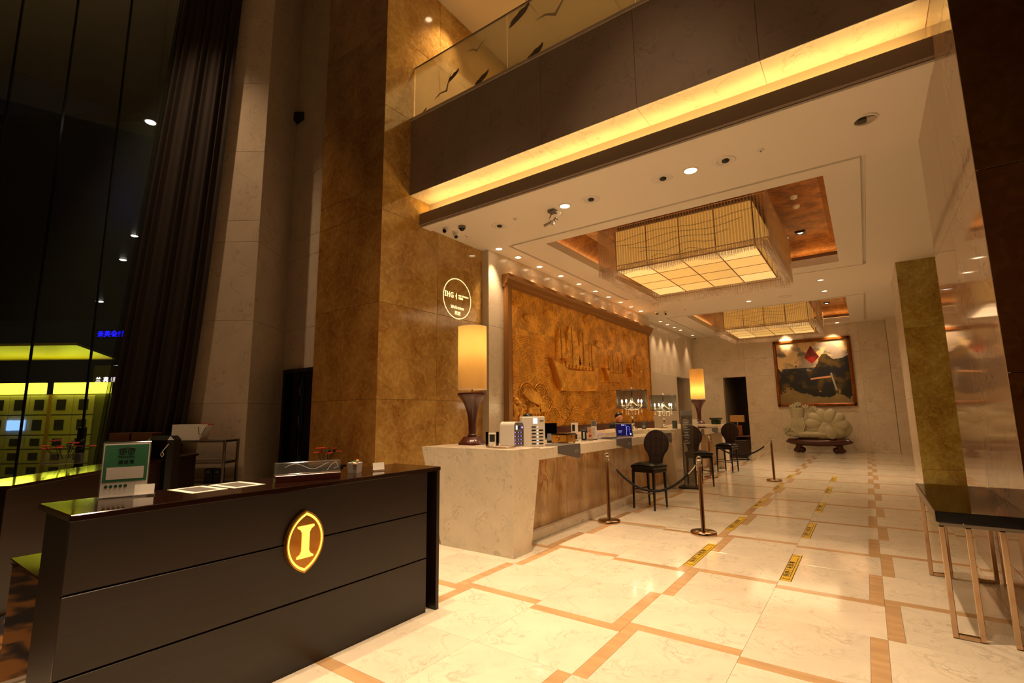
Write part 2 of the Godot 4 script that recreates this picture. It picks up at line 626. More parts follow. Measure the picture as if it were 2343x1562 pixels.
func build_shell():
	var vc := [0.0, 0.3, 1.80, 3.32, 4.845, 5.265, 6.68, 8.14, 9.6, 11.5]
	# --- tall stone pillar left of the counter
	var p = struct("pillar_left", span(-7.73, -6.05, 0, 11.5, -7.42, -4.89), M.shadow_gap)
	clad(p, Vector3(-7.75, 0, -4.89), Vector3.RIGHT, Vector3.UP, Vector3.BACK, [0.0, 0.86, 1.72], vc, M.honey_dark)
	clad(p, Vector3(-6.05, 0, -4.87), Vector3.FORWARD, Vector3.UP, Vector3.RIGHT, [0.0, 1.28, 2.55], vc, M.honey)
	# --- wall behind the reception counter
	var w = struct("wall_left", span(-6.25, -5.89, 0, 4.9, -16.4, -7.42), M.cream_stone)
	clad(w, Vector3(-5.89, 0, -7.42), Vector3.FORWARD, Vector3.UP, Vector3.RIGHT, [0.0, 1.5, 3.0, 4.5, 6.0, 7.5, 8.98], [0.0, 1.76, 3.28, 4.85], M.cream_stone, 0.02, 0.4, 0.003)
	var w2 = struct("wall_left", span(-6.4, -6.12, 2.97, 4.9, -22.4, -16.4), M.cream_stone)
	struct("wall_left", span(-6.4, -6.1, 0, 2.97, -19.9, -16.4), M.cream_stone)
	struct("wall_left", span(-6.4, -6.1, 0, 2.97, -22.4, -21.75), M.cream_stone)
	clad(w2, Vector3(-6.12, 0, -16.4), Vector3.FORWARD, Vector3.UP, Vector3.RIGHT, [0.0, 1.75, 3.5, 5.3, 6.0], [2.97, 4.85], M.cream_stone, 0.02, 0.4, 0.003)
	# dark passage behind the left opening
	struct("wall_passage", span(-8.6, -8.4, 0, 3.1, -23.0, -19.0), M.dark_grey)
	struct("wall_passage", span(-8.4, -6.4, 0, 3.1, -19.9, -19.7), M.dark_grey)
	struct("wall_passage", span(-8.4, -6.4, 0, 3.1, -21.95, -21.75), M.cream_dim)
	struct("ceiling_passage", span(-8.6, -6.4, 2.97, 3.1, -22.0, -19.7), M.dark_grey)
	var d1 = frame_node("door_1")
	var g := Geo.new()
	g.box(Vector3(-7.2, 1.3, -20.0), Vector3(0.12, 2.6, 0.1), 0.01)
	g.box(Vector3(-7.2, 1.3, -21.7), Vector3(0.12, 2.6, 0.1), 0.01)
	g.box(Vector3(-7.2, 2.62, -20.85), Vector3(0.12, 0.1, 1.8), 0.01)
	put("frame", g, M.grey, d1)
	put("leaf", B(Vector3(-7.22, 1.28, -20.85), Vector3(0.05, 2.56, 1.6), 0.004), M.black, d1)
	# --- back wall with its opening
	var bk = struct("wall_back", span(-6.4, 2.6, 3.0, 4.9, -22.7, -22.42), M.cream_stone)
	struct("wall_back", span(-6.4, -4.9, 0, 3.0, -22.7, -22.42), M.cream_stone)
	struct("wall_back", span(-4.0, 2.6, 0, 3.0, -22.7, -22.42), M.cream_stone)
	clad(bk, Vector3(-6.1, 0, -22.42), Vector3.RIGHT, Vector3.UP, Vector3.BACK, [0.0, 1.2], [0.0, 1.5, 3.0], M.cream_stone, 0.02, 0.4, 0.003)
	clad(bk, Vector3(-4.0, 0, -22.42), Vector3.RIGHT, Vector3.UP, Vector3.BACK, [0.0, 1.2, 2.6, 4.0, 4.84], [0.0, 1.5, 3.0], M.cream_stone, 0.02, 0.4, 0.003)
	clad(bk, Vector3(-6.1, 0, -22.42), Vector3.RIGHT, Vector3.UP, Vector3.BACK, [0.0, 2.1, 3.3, 4.7, 6.1, 6.94], [3.0, 3.75, 4.85], M.cream_stone, 0.02, 0.4, 0.003)
	struct("wall_passage", span(-5.3, -3.6, 0, 3.2, -25.2, -25.0), M.brown_band)
	struct("wall_passage", span(-5.1, -4.92, 0, 3.2, -25.0, -22.7), M.cream_dim)
	struct("wall_passage", span(-4.0, -3.8, 0, 3.2, -25.0, -22.7), M.brown_band)
	struct("ceiling_passage", span(-5.3, -3.6, 3.0, 3.2, -25.2, -22.7), M.brown_band)
	struct("floor_passage", span(-8.6, -3.6, -0.2, 0.0, -25.2, -22.42), M.cream_dim)
	struct("floor_passage", span(-8.6, -6.4, -0.2, 0.0, -22.42, -19.0), M.cream_dim)
	var d2 = frame_node("door_2")
	put("leaf", B(Vector3(-4.4, 1.2, -24.97), Vector3(0.42, 2.4, 0.05), 0.004), M.black, d2)
	# --- right hand side
	var c1 = struct("column_right", span(0.85, 2.6, 0, 11.5, -7.5, -4.87), M.shadow_gap)
	clad(c1, Vector3(0.85, 0, -7.5), Vector3.BACK, Vector3.UP, Vector3.LEFT, [0.0, 1.3, 2.65], [0.0, 0.3, 3.32, 4.845, 6.68, 9.6, 11.5], M.polished, 0.02, 0.3, 0.002)
	clad(c1, Vector3(0.83, 0, -4.87), Vector3.RIGHT, Vector3.UP, Vector3.BACK, [0.0, 0.9, 1.77], vc, M.dark_stone)
	var c2 = struct("column_right", span(0.85, 2.6, 0, 4.9, -15.9, -13.72), M.shadow_gap)
	clad(c2, Vector3(0.83, 0, -13.72), Vector3.RIGHT, Vector3.UP, Vector3.BACK, [0.0, 1.2, 1.77], [0.0, 0.3, 1.80, 3.32, 4.845], M.green_stone)
	clad(c2, Vector3(0.85, 0, -15.9), Vector3.BACK, Vector3.UP, Vector3.LEFT, [0.0, 1.1, 2.2], [0.0, 1.8, 3.32, 4.845], M.cream_dim, 0.02)
	var c3 = struct("column_right", span(0.86, 2.6, 0, 4.9, -22.4, -21.92), M.cream_stone)
	clad(c3, Vector3(0.84, 0, -21.92), Vector3.RIGHT, Vector3.UP, Vector3.BACK, [0.0, 0.9, 1.76], [0.0, 1.5, 3.0, 4.85], M.cream_stone, 0.02, 0.4, 0.003)
	struct("wall_right", span(2.6, 2.9, 0, 4.9, -22.7, -4.87), M.cream_dim)
	struct("wall_right", span(2.6, 4.3, 0, 11.5, -5.2, -4.87), M.dark_stone)
	struct("wall_right", span(4.0, 4.3, 0, 11.5, -4.87, 6.3), M.dark_stone)
	struct("wall_near", span(-18.3, 4.3, 0, 11.5, 6.0, 6.3), M.dark_stone)
	struct("wall_side", span(-18.3, -18.0, 0, 11.5, 1.0, 6.0), M.dark_stone)
	# --- squared column beside the glass front, turned with it
	var up := Vector3.UP
	var o := RR * -6.6 + NN * 8.92
	var bas := Basis(RR, up, -NN)
	var cc = struct("column_left", B(RR * -5.71 + NN * 9.58 + up * 5.75, Vector3(1.78, 11.5, 1.32), 0.0, bas), M.shadow_gap)
	clad(cc, o, RR, up, -NN, [0.0, 1.81], vc, M.cream_dim)
	clad(cc, RR * -4.81 + NN * 8.9, NN, up, RR, [0.0, 1.30], vc, M.cream_dim)
	# wall with the service door, in the recess between column and pillar
	var dw = struct("wall_recess", span(-9.95, -7.6, 2.5, 11.5, -5.8, -5.5), M.cream_dim)
	struct("wall_recess", span(-9.95, -9.7, 0, 2.5, -5.8, -5.5), M.cream_dim)
	struct("wall_recess", span(-8.15, -7.6, 0, 2.5, -5.8, -5.5), M.cream_dim)
	clad(dw, Vector3(-9.95, 0, -5.5), Vector3.RIGHT, up, Vector3.BACK, [0.0, 1.2, 2.35], [2.5, 3.32, 4.845, 5.265, 6.68, 8.14, 9.6, 11.5], M.cream_dim)
	var d3 = frame_node("door_3")
	var fr := Geo.new()
	fr.box(Vector3(-9.66, 1.25, -5.5), Vector3(0.08, 2.5, 0.14), 0.008)
	fr.box(Vector3(-8.19, 1.25, -5.5), Vector3(0.08, 2.5, 0.14), 0.008)
	fr.box(Vector3(-8.925, 2.46, -5.5), Vector3(1.39, 0.08, 0.14), 0.008)
	put("frame", fr, M.black, d3)
	put("leaf", B(Vector3(-9.42, 1.21, -5.55), Vector3(0.40, 2.40, 0.05), 0.004), M.black_gloss, d3)
	put("leaf", B(Vector3(-8.70, 1.21, -5.60), Vector3(0.92, 2.40, 0.05), 0.004), M.black_gloss, d3)
	for y in [2.05, 1.48, 0.4]:
		var h := Geo.new()
		h.box(Vector3(-9.205, y, -5.53), Vector3(0.035, 0.16, 0.02), 0.004)
		h.tube([Vector3(-9.19, y - 0.09, -5.52), Vector3(-9.19, y + 0.09, -5.52)], 0.009, 8)
		put("hinge", h, M.steel, d3)
	put("seal", B(Vector3(-9.2, 1.2, -5.545), Vector3(0.012, 2.3, 0.02)), M.steel, d3)
	struct("wall_recess", span(-10.2, -7.6, 0, 2.6, -6.6, -6.4), M.black)
	struct("ceiling_recess", span(-10.2, -7.6, 2.5, 2.7, -6.6, -5.8), M.black)
	# --- glass front
	var win = frame_node("window_1")
	var k := 0
	var rr := -6.62
	var cuts := [-6.62, -7.08, -7.83, -8.95, -10.10, -11.25, -12.4, -13.55, -14.7, -15.85, -17.0]
	for i in cuts.size() - 1:
		var wd: float = cuts[i] - cuts[i + 1]
		put("pane", B(RR * (cuts[i] + cuts[i + 1]) * 0.5 + NN * 9.02 + up * 5.75, Vector3(wd - 0.012, 11.5, 0.016), 0.0, bas), M.facade_glass, win)
	for i in [2, 3, 4, 5, 6, 7, 8, 9]:
		put("mullion", B(RR * cuts[i] + NN * 9.02 + up * 5.75, Vector3(0.012, 11.5, 0.05), 0.0, bas), M.black, win)
	put("fin", B(RR * cuts[2] + NN * 9.02 + up * 0.6, Vector3(0.05, 1.6, 0.16), 0.01, bas), M.black, win)
	# --- ceilings
	struct("ceiling", span(-19, 4.3, 11.5, 11.8, -6.6, 6.6), M.plaster)
	struct("wall_gallery", span(-6.03, 0.85, 9.54, 11.5, -5.75, -5.45), M.plaster)
	var gc = struct("ceiling_gallery", span(-6.05, 2.6, 9.56, 9.8, -12.3, -5.45), M.shadow_gap)
	for i in 5:
		for j in 4:
			put("ceiling_panel", span(-6.04 + i * 1.4, -6.04 + i * 1.4 + 1.385, 9.54, 9.56, -5.47 - j * 1.7, -5.47 - j * 1.7 - 1.685, 0.003), M.plaster, gc)
	put("air_grille", span(-4.5, -3.9, 9.525, 9.545, -6.6, -6.3), M.grey, gc)
	struct("wall_gallery", span(-6.05, 2.6, 6.6, 9.6, -12.3, -12.0), M.cream_stone)
	struct("wall_gallery", span(0.85, 1.1, 6.6, 9.6, -12.3, -7.5), M.cream_stone)
	struct("wall_gallery", span(-6.4, -6.05, 6.6, 9.6, -12.3, -7.42), M.honey)
	struct("floor_gallery", span(-6.03, 0.85, 6.1, 6.62, -12.0, -5.5), M.cream_dim)
	# gallery edge: stone fascia, lit soffit and lip
	var fa = struct("trim_1", span(-6.03, 0.83, 5.30, 6.64, -5.95, -5.47), M.taupe)
	clad(fa, Vector3(-6.03, 5.28, -5.47), Vector3.RIGHT, up, Vector3.BACK, [0.0, 1.29, 2.68, 4.07, 5.45, 6.86], [0.0, 1.38], M.taupe, 0.02, 0.4, 0.003)
	clad(fa, Vector3(-6.03, 5.30, -5.45), Vector3.RIGHT, Vector3.FORWARD, Vector3.DOWN, [0.0, 1.29, 2.68, 4.07, 5.45, 6.86], [0.0, 0.50], M.cream_stone, 0.02, 0.4, 0.003)
	put("coping", span(-6.03, 0.83, 6.66, 6.72, -5.62, -5.44, 0.006), M.cream_dim, fa)
	struct("trim_2", span(-6.03, 0.83, 4.83, 5.03, -5.745, -5.69, 0.003), M.taupe)
	struct("trim_3", span(-6.03, 0.83, 4.86, 5.28, -5.97, -5.92), M.cream_stone)
	struct("trim_4", span(-6.03, 0.83, 4.80, 4.86, -5.97, -5.745), M.plaster)
	var strip = thing("cove_light", "long warm light strip lying in the trough under the stone balcony", "light", Vector3(-2.6, 4.87, -5.86))
	put("diffuser", B(Vector3(0, 0.02, 0), Vector3(6.6, 0.03, 0.03), 0.005), glow(Color(1.0, 0.78, 0.42), 3.0), strip)
	put("channel", B(Vector3(0, 0.0, 0), Vector3(6.7, 0.014, 0.06)), M.steel, strip)
	var vent = thing("air_vent", "long black slot air vent along the glowing balcony trough", "vent", Vector3(-2.9, 5.09, -5.915))
	put("backing", B(Vector3(0, 0.0, 0), Vector3(4.3, 0.09, 0.01)), M.groove, vent)
	for j in 3:
		put("slat", B(Vector3(0, -0.03 + j * 0.03, 0.008), Vector3(4.3, 0.008, 0.012)), M.steel, vent)
	# balustrade of etched glass
	var gl = thing("glass_balustrade", "pale frosted glass balustrade etched with gulls and clouds on the stone balcony", "balustrade", Vector3(-6.03, 6.70, -5.52))
	for q in [[0.02, 2.05], [2.06, 4.1], [4.11, 6.15], [6.16, 6.85]]:
		put("pane", span(q[0], q[1], 0.0, 1.02, -0.008, 0.008), M.frosted, gl)
	put("rail", span(0.0, 6.86, 1.02, 1.035, -0.012, 0.012, 0.003), M.grey, gl)
	var etch := mat(Color(0.78, 0.72, 0.60), 0.3)
	var etch2 := mat(Color(0.45, 0.40, 0.34), 0.4)
	for b in [[0.75, 0.30, 0.28, 0.5], [1.45, 0.72, 0.22, -0.1], [2.9, 0.62, 0.34, 0.1], [4.6, 0.5, 0.3, 0.2]]:
		var bird := PackedVector2Array()
		for q in [[-1.0, 0.1], [-0.45, 0.16], [0.0, -0.12], [0.5, 0.30], [1.0, 0.62], [0.45, 0.16], [0.05, -0.30], [-0.4, 0.02]]:
			bird.append(Vector2(b[0], b[1]) + Vector2(q[0], q[1]).rotated(b[3]) * b[2])
		put("etching", Geo.new().prism(bird, 0.008, 0.010), etch, gl)
	for b in [[0.95, 0.45, 0.16], [1.55, 0.12, 0.2], [2.55, 0.08, 0.22], [2.3, 0.85, 0.25], [3.6, 0.9, 0.25], [0.28, 0.10, 0.06]]:
		var cl := PackedVector2Array()
		for a in 18:
			var an := TAU * a / 18.0
			cl.append(Vector2(b[0], b[1]) + Vector2(cos(an), sin(an) * 0.30 + absf(sin(an * 2.5)) * 0.16).rotated(0.5) * b[2] * (0.8 + 0.2 * sin(a * 2.1)))
		put("etching", Geo.new().prism(cl, 0.008, 0.010), etch2, gl)
	# hall ceiling: front band, field with shadow gaps, two trays
	var ce = struct("ceiling", span(-6.05, 2.6, 4.825, 4.9, -7.45, -5.745), M.plaster)
	put("ceiling_field", span(-6.05, 2.6, 4.90, 5.0, -22.5, -5.745), M.plaster, ce)
	var zones := [[-7.45, -15.15, -7.5, -13.42, -7.85, -12.8], [-15.15, -22.5, -16.9, -22.15, -17.05, -21.75]]
	for z in zones:
		ring_boxes(ce, "ceiling_panel", -6.15, 2.6, z[1], z[0], -5.45, 0.30, z[3], z[2], 4.83, 4.9)
		ring_boxes(ce, "ceiling_panel", -5.39, 0.24, z[3] + 0.06, z[2] - 0.06, -4.78, -0.19, z[5], z[4], 4.83, 4.9)
	# open the field above the trays: the lid is built as tray boxes
	ce.get_node("ceiling_field").queue_free()
	ce.remove_child(ce.get_node("ceiling_field"))
	for z in zones:
		ring_boxes(ce, "ceiling_lid", -6.15, 2.6, z[1], z[0], -4.78, -0.19, z[5], z[4], 4.9, 4.96)
		tray(-4.78, -0.19, z[5], z[4])

func ring_boxes(parent, called, x0, x1, z0, z1, hx0, hx1, hz0, hz1, y0, y1):
	var g := Geo.new()
	for q in [[x0, x1, hz1, z1], [x0, x1, z0, hz0], [x0, hx0, hz0, hz1], [hx1, x1, hz0, hz1]]:
		g.box(Vector3(q[0] + q[1], y0 + y1, q[2] + q[3]) * 0.5, Vector3(q[1] - q[0], y1 - y0, q[3] - q[2]))
	put(called, g, M.plaster, parent)

func tray(x0, x1, z0, z1):
	# recessed gold tray: cream lip, dark band, gold slope and gold top
	var t = frame_node("ceiling_tray")
	var g := Geo.new()
	for q in [[x0 - 0.3, x1 + 0.3, z1, z1 + 0.3], [x0 - 0.3, x1 + 0.3, z0 - 0.3, z0], [x0 - 0.3, x0, z0, z1], [x1, x1 + 0.3, z0, z1]]:
		g.box(Vector3(q[0] + q[1], 9.96, q[2] + q[3]) * 0.5, Vector3(q[1] - q[0], 0.04, q[3] - q[2]))
	put("lip", g, M.plaster, t)
	var s := 0.22
	var b := Geo.new()
	var gold := Geo.new()
	for q in [[x0 - s, z0 - s, x1 + s, z0 - s], [x1 + s, z0 - s, x1 + s, z1 + s], [x1 + s, z1 + s, x0 - s, z1 + s], [x0 - s, z1 + s, x0 - s, z0 - s]]:
		var p0 := Vector3(q[0], 0, q[1])
		var p1 := Vector3(q[2], 0, q[3])
		var m := Vector3((x0 + x1) * 0.5, 0, (z0 + z1) * 0.5)
		var inn := func(p: Vector3, k: float): return p + Vector3(signf(m.x - p.x), 0, signf(m.z - p.z)) * k
		b.poly([p0 + Vector3(0, 5.0, 0), p1 + Vector3(0, 5.0, 0), p1 + Vector3(0, 5.14, 0), p0 + Vector3(0, 5.14, 0)], (p0 + p1) * 1.0 - m + Vector3(0, 5.1, 0))
		gold.poly([p0 + Vector3(0, 5.14, 0), p1 + Vector3(0, 5.14, 0), inn.call(p1, 0.34) + Vector3(0, 5.44, 0), inn.call(p0, 0.34) + Vector3(0, 5.44, 0)], (p0 + p1) * 1.0 - m + Vector3(0, 5.1, 0))
	put("band", b, M.brown_band, t)
	gold.box(Vector3((x0 + x1) * 0.5, 5.47, (z0 + z1) * 0.5), Vector3(x1 - x0 + 2 * s, 0.06, z1 - z0 + 2 * s))
	put("gold_leaf", gold, M.gold_leaf, t)
	put("shell", span(x0 - 0.4, x1 + 0.4, 5.52, 5.6, z0 - 0.4, z1 + 0.4), M.plaster, t)
	var led := glow(Color(1.0, 0.76, 0.42), 4.0)
	for e in [[(x0 + x1) * 0.5, z1 + 0.12, x1 - x0, 0.03], [(x0 + x1) * 0.5, z0 - 0.12, x1 - x0, 0.03], [x0 - 0.12, (z0 + z1) * 0.5, 0.03, z1 - z0], [x1 + 0.12, (z0 + z1) * 0.5, 0.03, z1 - z0]]:
		put("light_strip", B(Vector3(e[0], 5.01, e[1]), Vector3(e[2], 0.02, e[3])), led, t)
		area(Vector3(e[0], 5.025, e[1]), Vector3.UP, e[2], e[3], 0.55, AMBER, t)

# ---------------------------------------------------------------- floor
func build_floor():
	var fl = struct("floor", span(-19, 4.3, -0.3, -0.012, -22.7, 6.3), M.grout)
	var bw := 0.098
	var rest := [Geo.new(), Geo.new()]
	var xl := func(i: int) -> float: return -1.59 + 0.78 * i
	var zl := func(j: int) -> float: return -3.6 - 0.8 * j
	for i in range(-22, 7):
		for j in range(-13, 24):
			var x0: float = xl.call(i)
			var x1: float = xl.call(i + 1)
			var z0: float = zl.call(j)
			var z1: float = zl.call(j + 1)
			if x0 < -18.8 or x1 > 4.3:
				continue
			var near := i >= -6 and i <= 2 and j >= -4 and j <= 13
			if posmod(i, 2) == 0:
				# band along z on this line
				var bx: float = x0 if posmod(j, 2) == 1 else x0 - bw
				floor_piece(fl, rest[1], near, "band_tile", bx, bx + bw, z1, z0, M.floor_band)
			if posmod(j, 2) == 0:
				var bz: float = z0 - bw if posmod(i, 2) == 0 else z0
				floor_piece(fl, rest[1], near, "band_tile", x0, x1, bz, bz + bw, M.floor_band)
			if posmod(i, 2) == 0 and posmod(j, 2) == 1:
				x0 += bw
			if posmod(i + 1, 2) == 0 and posmod(j, 2) == 0:
				x1 -= bw
			if posmod(j, 2) == 0 and posmod(i, 2) == 0:
				z0 -= bw
			if posmod(j + 1, 2) == 0 and posmod(i, 2) == 1:
				z1 += bw
			floor_piece(fl, rest[0], near, "marble_tile", x0, x1, z1, z0, M.floor_pale[rng.randi() % 3])
	for k in 2:
		var o = put(["marble_tiling", "band_tiling"][k], rest[k], [M.floor_pale[0], M.floor_band][k], fl)
		o.set_meta("kind", "stuff")

func floor_piece(fl, rest: Geo, near: bool, called: String, x0: float, x1: float, z0: float, z1: float, m):
	var g: Geo = Geo.new() if near else rest
	slab(g, Vector3(x0 + 0.0008, -0.012, z1 - 0.0008), Vector3.RIGHT, Vector3.FORWARD, Vector3.UP, x1 - x0 - 0.0016, z1 - z0 - 0.0016, 0.012, 0.55, 0.0006)
	if near:
		put(called, g, m, fl)

# ---------------------------------------------------------------- things in the ceiling
func downlight(x: float, z: float, label: String, energy: float, angle: float, group := "", bright := 1.0, y := 4.83, aim := Vector3.DOWN, r := 0.062):
	var o = thing("downlight", label, "ceiling light", Vector3(x, y, z), 0.0, group)
	put("trim_ring", Geo.new().lathe([Vector2(r, -0.002), Vector2(r + 0.004, -0.012), Vector2(r + 0.022, -0.008), Vector2(r + 0.026, 0.0)], 28), M.white, o)
	put("bulb", Geo.new().lathe([Vector2(0.0001, -0.005), Vector2(r, -0.004)], 24, Transform3D(Basis(Vector3.RIGHT, PI), Vector3(0, -0.008, 0))), glow(Color(1.0, 0.88, 0.70), 9.0 * bright), o)
	if energy > 0.0:
		spot(Vector3(0, -0.03, 0), aim, energy, angle, WARM, 0.05, o, 0.9)
	return o

const NTH := ["first", "second", "third", "fourth", "fifth", "sixth", "seventh", "eighth", "ninth", "tenth", "eleventh"]

func build_ceiling_things():
	var zs := [-7.52, -8.19, -9.03, -9.98, -10.91, -11.85, -12.69, -13.55, -14.35, -15.17]
	var en := [5.0, 3.2, 7.5, 5.5, 3.5, 8.5, 5.0, 3.6, 4.6, 9.0]
	for k in zs.size():
		downlight(-5.68, zs[k], "small lit downlight, %s from the pillar in the row above the relief" % NTH[k], en[k], 34.0, "downlights above the gold relief", [1.0, 1.0, 1.1, 1.1, 0.5, 0.8, 0.6, 0.35, 0.4, 0.8][k])
	var z2 := [-17.4, -18.2, -19.0, -19.8, -21.5]
	for k in z2.size():
		downlight(-5.80, z2[k], "small downlight, %s beyond the relief along the far left wall" % NTH[k], 2.6, 34.0, "downlights along the far left wall", 0.5)
	downlight(-3.60, -6.52, "bright lit downlight beside the cable spotlight in the front ceiling band", 7.0, 44.0, "bright front downlights", 1.5, 4.825, Vector3.DOWN, 0.075)
	downlight(-1.65, -6.55, "bright lit downlight between two dark eyeball fittings, right in the front band", 7.5, 44.0, "bright front downlights", 1.5, 4.825, Vector3.DOWN, 0.08)
	downlight(-0.64, -14.37, "lit downlight between the ceiling trays, nearer one of the pair beside the green column", 8.0, 46.0, "downlights between the trays", 1.0)
	downlight(-0.64, -15.80, "lit downlight between the ceiling trays, farther one of the pair beside the green column", 7.0, 46.0, "downlights between the trays", 1.0)
	downlight(-2.57, -15.84, "lit downlight between the ceiling trays, right under the big chandelier's far edge", 8.0, 46.0, "downlights between the trays", 1.0)
	downlight(-0.60, -21.93, "small lit downlight near the back wall, right of the painting's centre", 7.0, 30.0, "downlights by the painting", 0.9, 4.83, Vector3(-0.35, -1, -0.45))
	downlight(-2.4, -21.93, "small lit downlight near the back wall that shines on the painting's bright corner", 8.5, 22.0, "downlights by the painting", 0.9, 4.83, Vector3(0.0, -1, -0.95))
	downlight(-5.55, 0.0, "lit downlight in the gallery ceiling next to the pillar", 7.0, 40.0, "", 1.5, 9.54, Vector3(-0.1, -1, 0.05)).position.z = -6.3
	# unlit eyeball fittings in the front band
	var ex := [[-4.94, "leftmost, next to the cluster of cameras"], [-3.17, "right of the lit lamp by the cable spotlight"], [-2.05, "left of the brightest front downlight"], [-1.22, "right of the brightest front downlight"]]
	for e in ex:
		var o = thing("eyeball_light", "unlit white rimmed eyeball fitting, %s" % e[1], "ceiling light", Vector3(e[0], 4.825, -6.56), 0.0, "dark eyeball fittings in the front ceiling band")
		put("rim", Geo.new().lathe([Vector2(0.085, -0.004), Vector2(0.10, -0.016), Vector2(0.135, -0.012), Vector2(0.15, 0.0)], 36), M.white, o)
		put("cup", Geo.new().ball(Vector3(0.01, 0.015, 0), Vector3(0.088, 0.045, 0.088), 24, 10), M.white, o)
		put("eye", Geo.new().ball(Vector3(0.02, 0.0, 0.02), Vector3(0.055, 0.042, 0.055), 20, 10), M.dark_grey, o)
	var ad = thing("eyeball_light", "unlit tilted downlight with polished reflector near the right hand column", "ceiling light", Vector3(0.30, 4.825, -6.54))
	put("rim", Geo.new().lathe([Vector2(0.10, -0.004), Vector2(0.108, -0.018), Vector2(0.122, -0.016), Vector2(0.13, 0.0)], 36), M.white, ad)
	put("reflector", Geo.new().lathe([Vector2(0.0001, 0.0), Vector2(0.06, -0.004), Vector2(0.10, -0.013)], 30), M.steel, ad)
	put("lamp", B(Vector3(-0.03, -0.014, 0), Vector3(0.08, 0.012, 0.10), 0.005), M.black, ad)
	for q in [[-0.78, -6.55, 4.825, "small round sprinkler cap right of the last dark eyeball fitting"], [-5.70, -6.56, 4.825, "small sprinkler head between the camera cluster and the pillar wall"], [-4.53, -6.46, 4.825, "small hooked sprinkler rose right of the leftmost eyeball fitting"], [-4.45, -15.84, 4.83, "flat ceiling rose between the trays beside the pair of dome cameras"]]:
		var sp = thing("sprinkler", q[3], "sprinkler", Vector3(q[0], q[2], q[1]))
		put("rose", Geo.new().lathe([Vector2(0.0001, -0.014), Vector2(0.03, -0.014), Vector2(0.036, -0.006), Vector2(0.045, 0.0)], 20), M.white, sp)
		put("head", Geo.new().lathe([Vector2(0.0001, -0.03), Vector2(0.012, -0.028), Vector2(0.008, -0.014)], 12), M.steel, sp)
	var sk = thing("ceiling_speaker", "round flat white ceiling speaker between the two trays", "speaker", Vector3(-1.6, 4.83, -15.85))
	put("grille", Geo.new().lathe([Vector2(0.0001, -0.008), Vector2(0.15, -0.008), Vector2(0.165, 0.0)], 36), M.white, sk)
	put("ring", Geo.new().ring(Vector3(0, -0.012, 0), 0.145, 0.165, 0.012), M.white, sk)
	# cameras
	for c in [[-5.73, -6.035, "white bullet camera on the ceiling, nearest the pillar", 0], [-5.74, -6.30, "white tilted camera in the middle of the ceiling camera cluster", 1], [-5.47, -6.17, "smoked dome camera at the right of the ceiling camera cluster", 2], [-5.33, -15.7, "dome camera with dark eye near the far end of the gold relief", 2], [-5.08, -15.8, "white bullet camera near the far end of the gold relief", 0], [-5.9, -22.2, "tiny dark dome camera in the far left ceiling corner", 2]]:
		var o = thing("security_camera", c[2], "camera", Vector3(c[0], 4.825 if c[1] > -7 else 4.83, c[1]))
		put("base", Geo.new().lathe([Vector2(0.0001, -0.03), Vector2(0.055, -0.028), Vector2(0.062, 0.0)], 24), M.white, o)
		if c[3] == 2:
			put("dome", Geo.new().ball(Vector3(0, -0.035, 0), Vector3(0.052, 0.055, 0.052), 20, 12), M.black_gloss, o)
			put("collar", Geo.new().lathe([Vector2(0.054, -0.05), Vector2(0.066, -0.045), Vector2(0.066, -0.005)], 24), M.grey if c[1] > -7 else M.white, o)
		else:
			var d := Vector3(0.3, -0.45, 0.85).normalized() if c[3] == 0 else Vector3(0.5, -0.85, 0.3).normalized()
			var body = Geo.new().tube([Vector3(0, -0.05, 0) - d * 0.03, Vector3(0, -0.06, 0) + d * 0.06], 0.042, 20)
			put("body", body, M.white, o)
			put("lens", Geo.new().tube([Vector3(0, -0.06, 0) + d * 0.055, Vector3(0, -0.06, 0) + d * 0.066], 0.034, 20), M.black_gloss, o)
	# spotlight with looped cables
	var s = thing("cable_spotlight", "small metal spotlight with looped white cables hanging from a box under the front ceiling band", "spotlight", Vector3(-3.85, 4.825, -6.55))
	put("box", B(Vector3(0, -0.025, 0), Vector3(0.12, 0.05, 0.12), 0.006), M.grey, s)
	put("arm", Geo.new().tube([Vector3(0.0, -0.05, 0.02), Vector3(-0.02, -0.09, 0.02), Vector3(-0.045, -0.13, 0.02), Vector3(-0.03, -0.18, 0.02)], 0.009, 8), M.steel, s)
	put("body", Geo.new().tube([Vector3(0.06, -0.165, -0.02), Vector3(-0.13, -0.26, 0.06)], 0.024, 16), M.steel, s)
	put("heat_sink", Geo.new().ball(Vector3(0.05, -0.16, -0.01), Vector3(0.04, 0.034, 0.034), 16, 10), M.chrome, s)
	put("driver", B(Vector3(0.02, -0.235, 0.03), Vector3(0.05, 0.07, 0.03), 0.005), M.white, s)
	for q in [0.055, 0.10]:
		var lp := []
		for k in 11:
			var a := PI * k / 10.0
			lp.append(Vector3(0.05 + sin(a) * q, -0.03 - 0.12 * k / 10.0, 0.0))
		put("cable", Geo.new().tube(lp, 0.006, 6), M.white, s)
	# chandeliers and what hangs in the trays
	var ch = chandelier()
	ch.position = Vector3(-2.56, 4.19, -10.28)
	var c2 = dup(ch, Vector3(-2.52, 4.19, -19.35), 0.0, "square tiered glass rod chandelier in the far ceiling tray, before the painting")
	for q in [[-0.72, -9.92, 5.42, "white smoke detector in the near gold tray"], [-0.73, -10.42, 5.42, "small white detector disc behind the smoke detector in the near gold tray"]]:
		var o = thing("smoke_detector", q[3], "detector", Vector3(q[0], q[2], q[1]))
		put("base", Geo.new().lathe([Vector2(0.0001, -0.03), Vector2(0.045, -0.03), Vector2(0.06, -0.012), Vector2(0.062, 0.02)], 24), M.white, o)
		put("cap", Geo.new().lathe([Vector2(0.0001, -0.045), Vector2(0.022, -0.043), Vector2(0.028, -0.03)], 18), M.white, o)
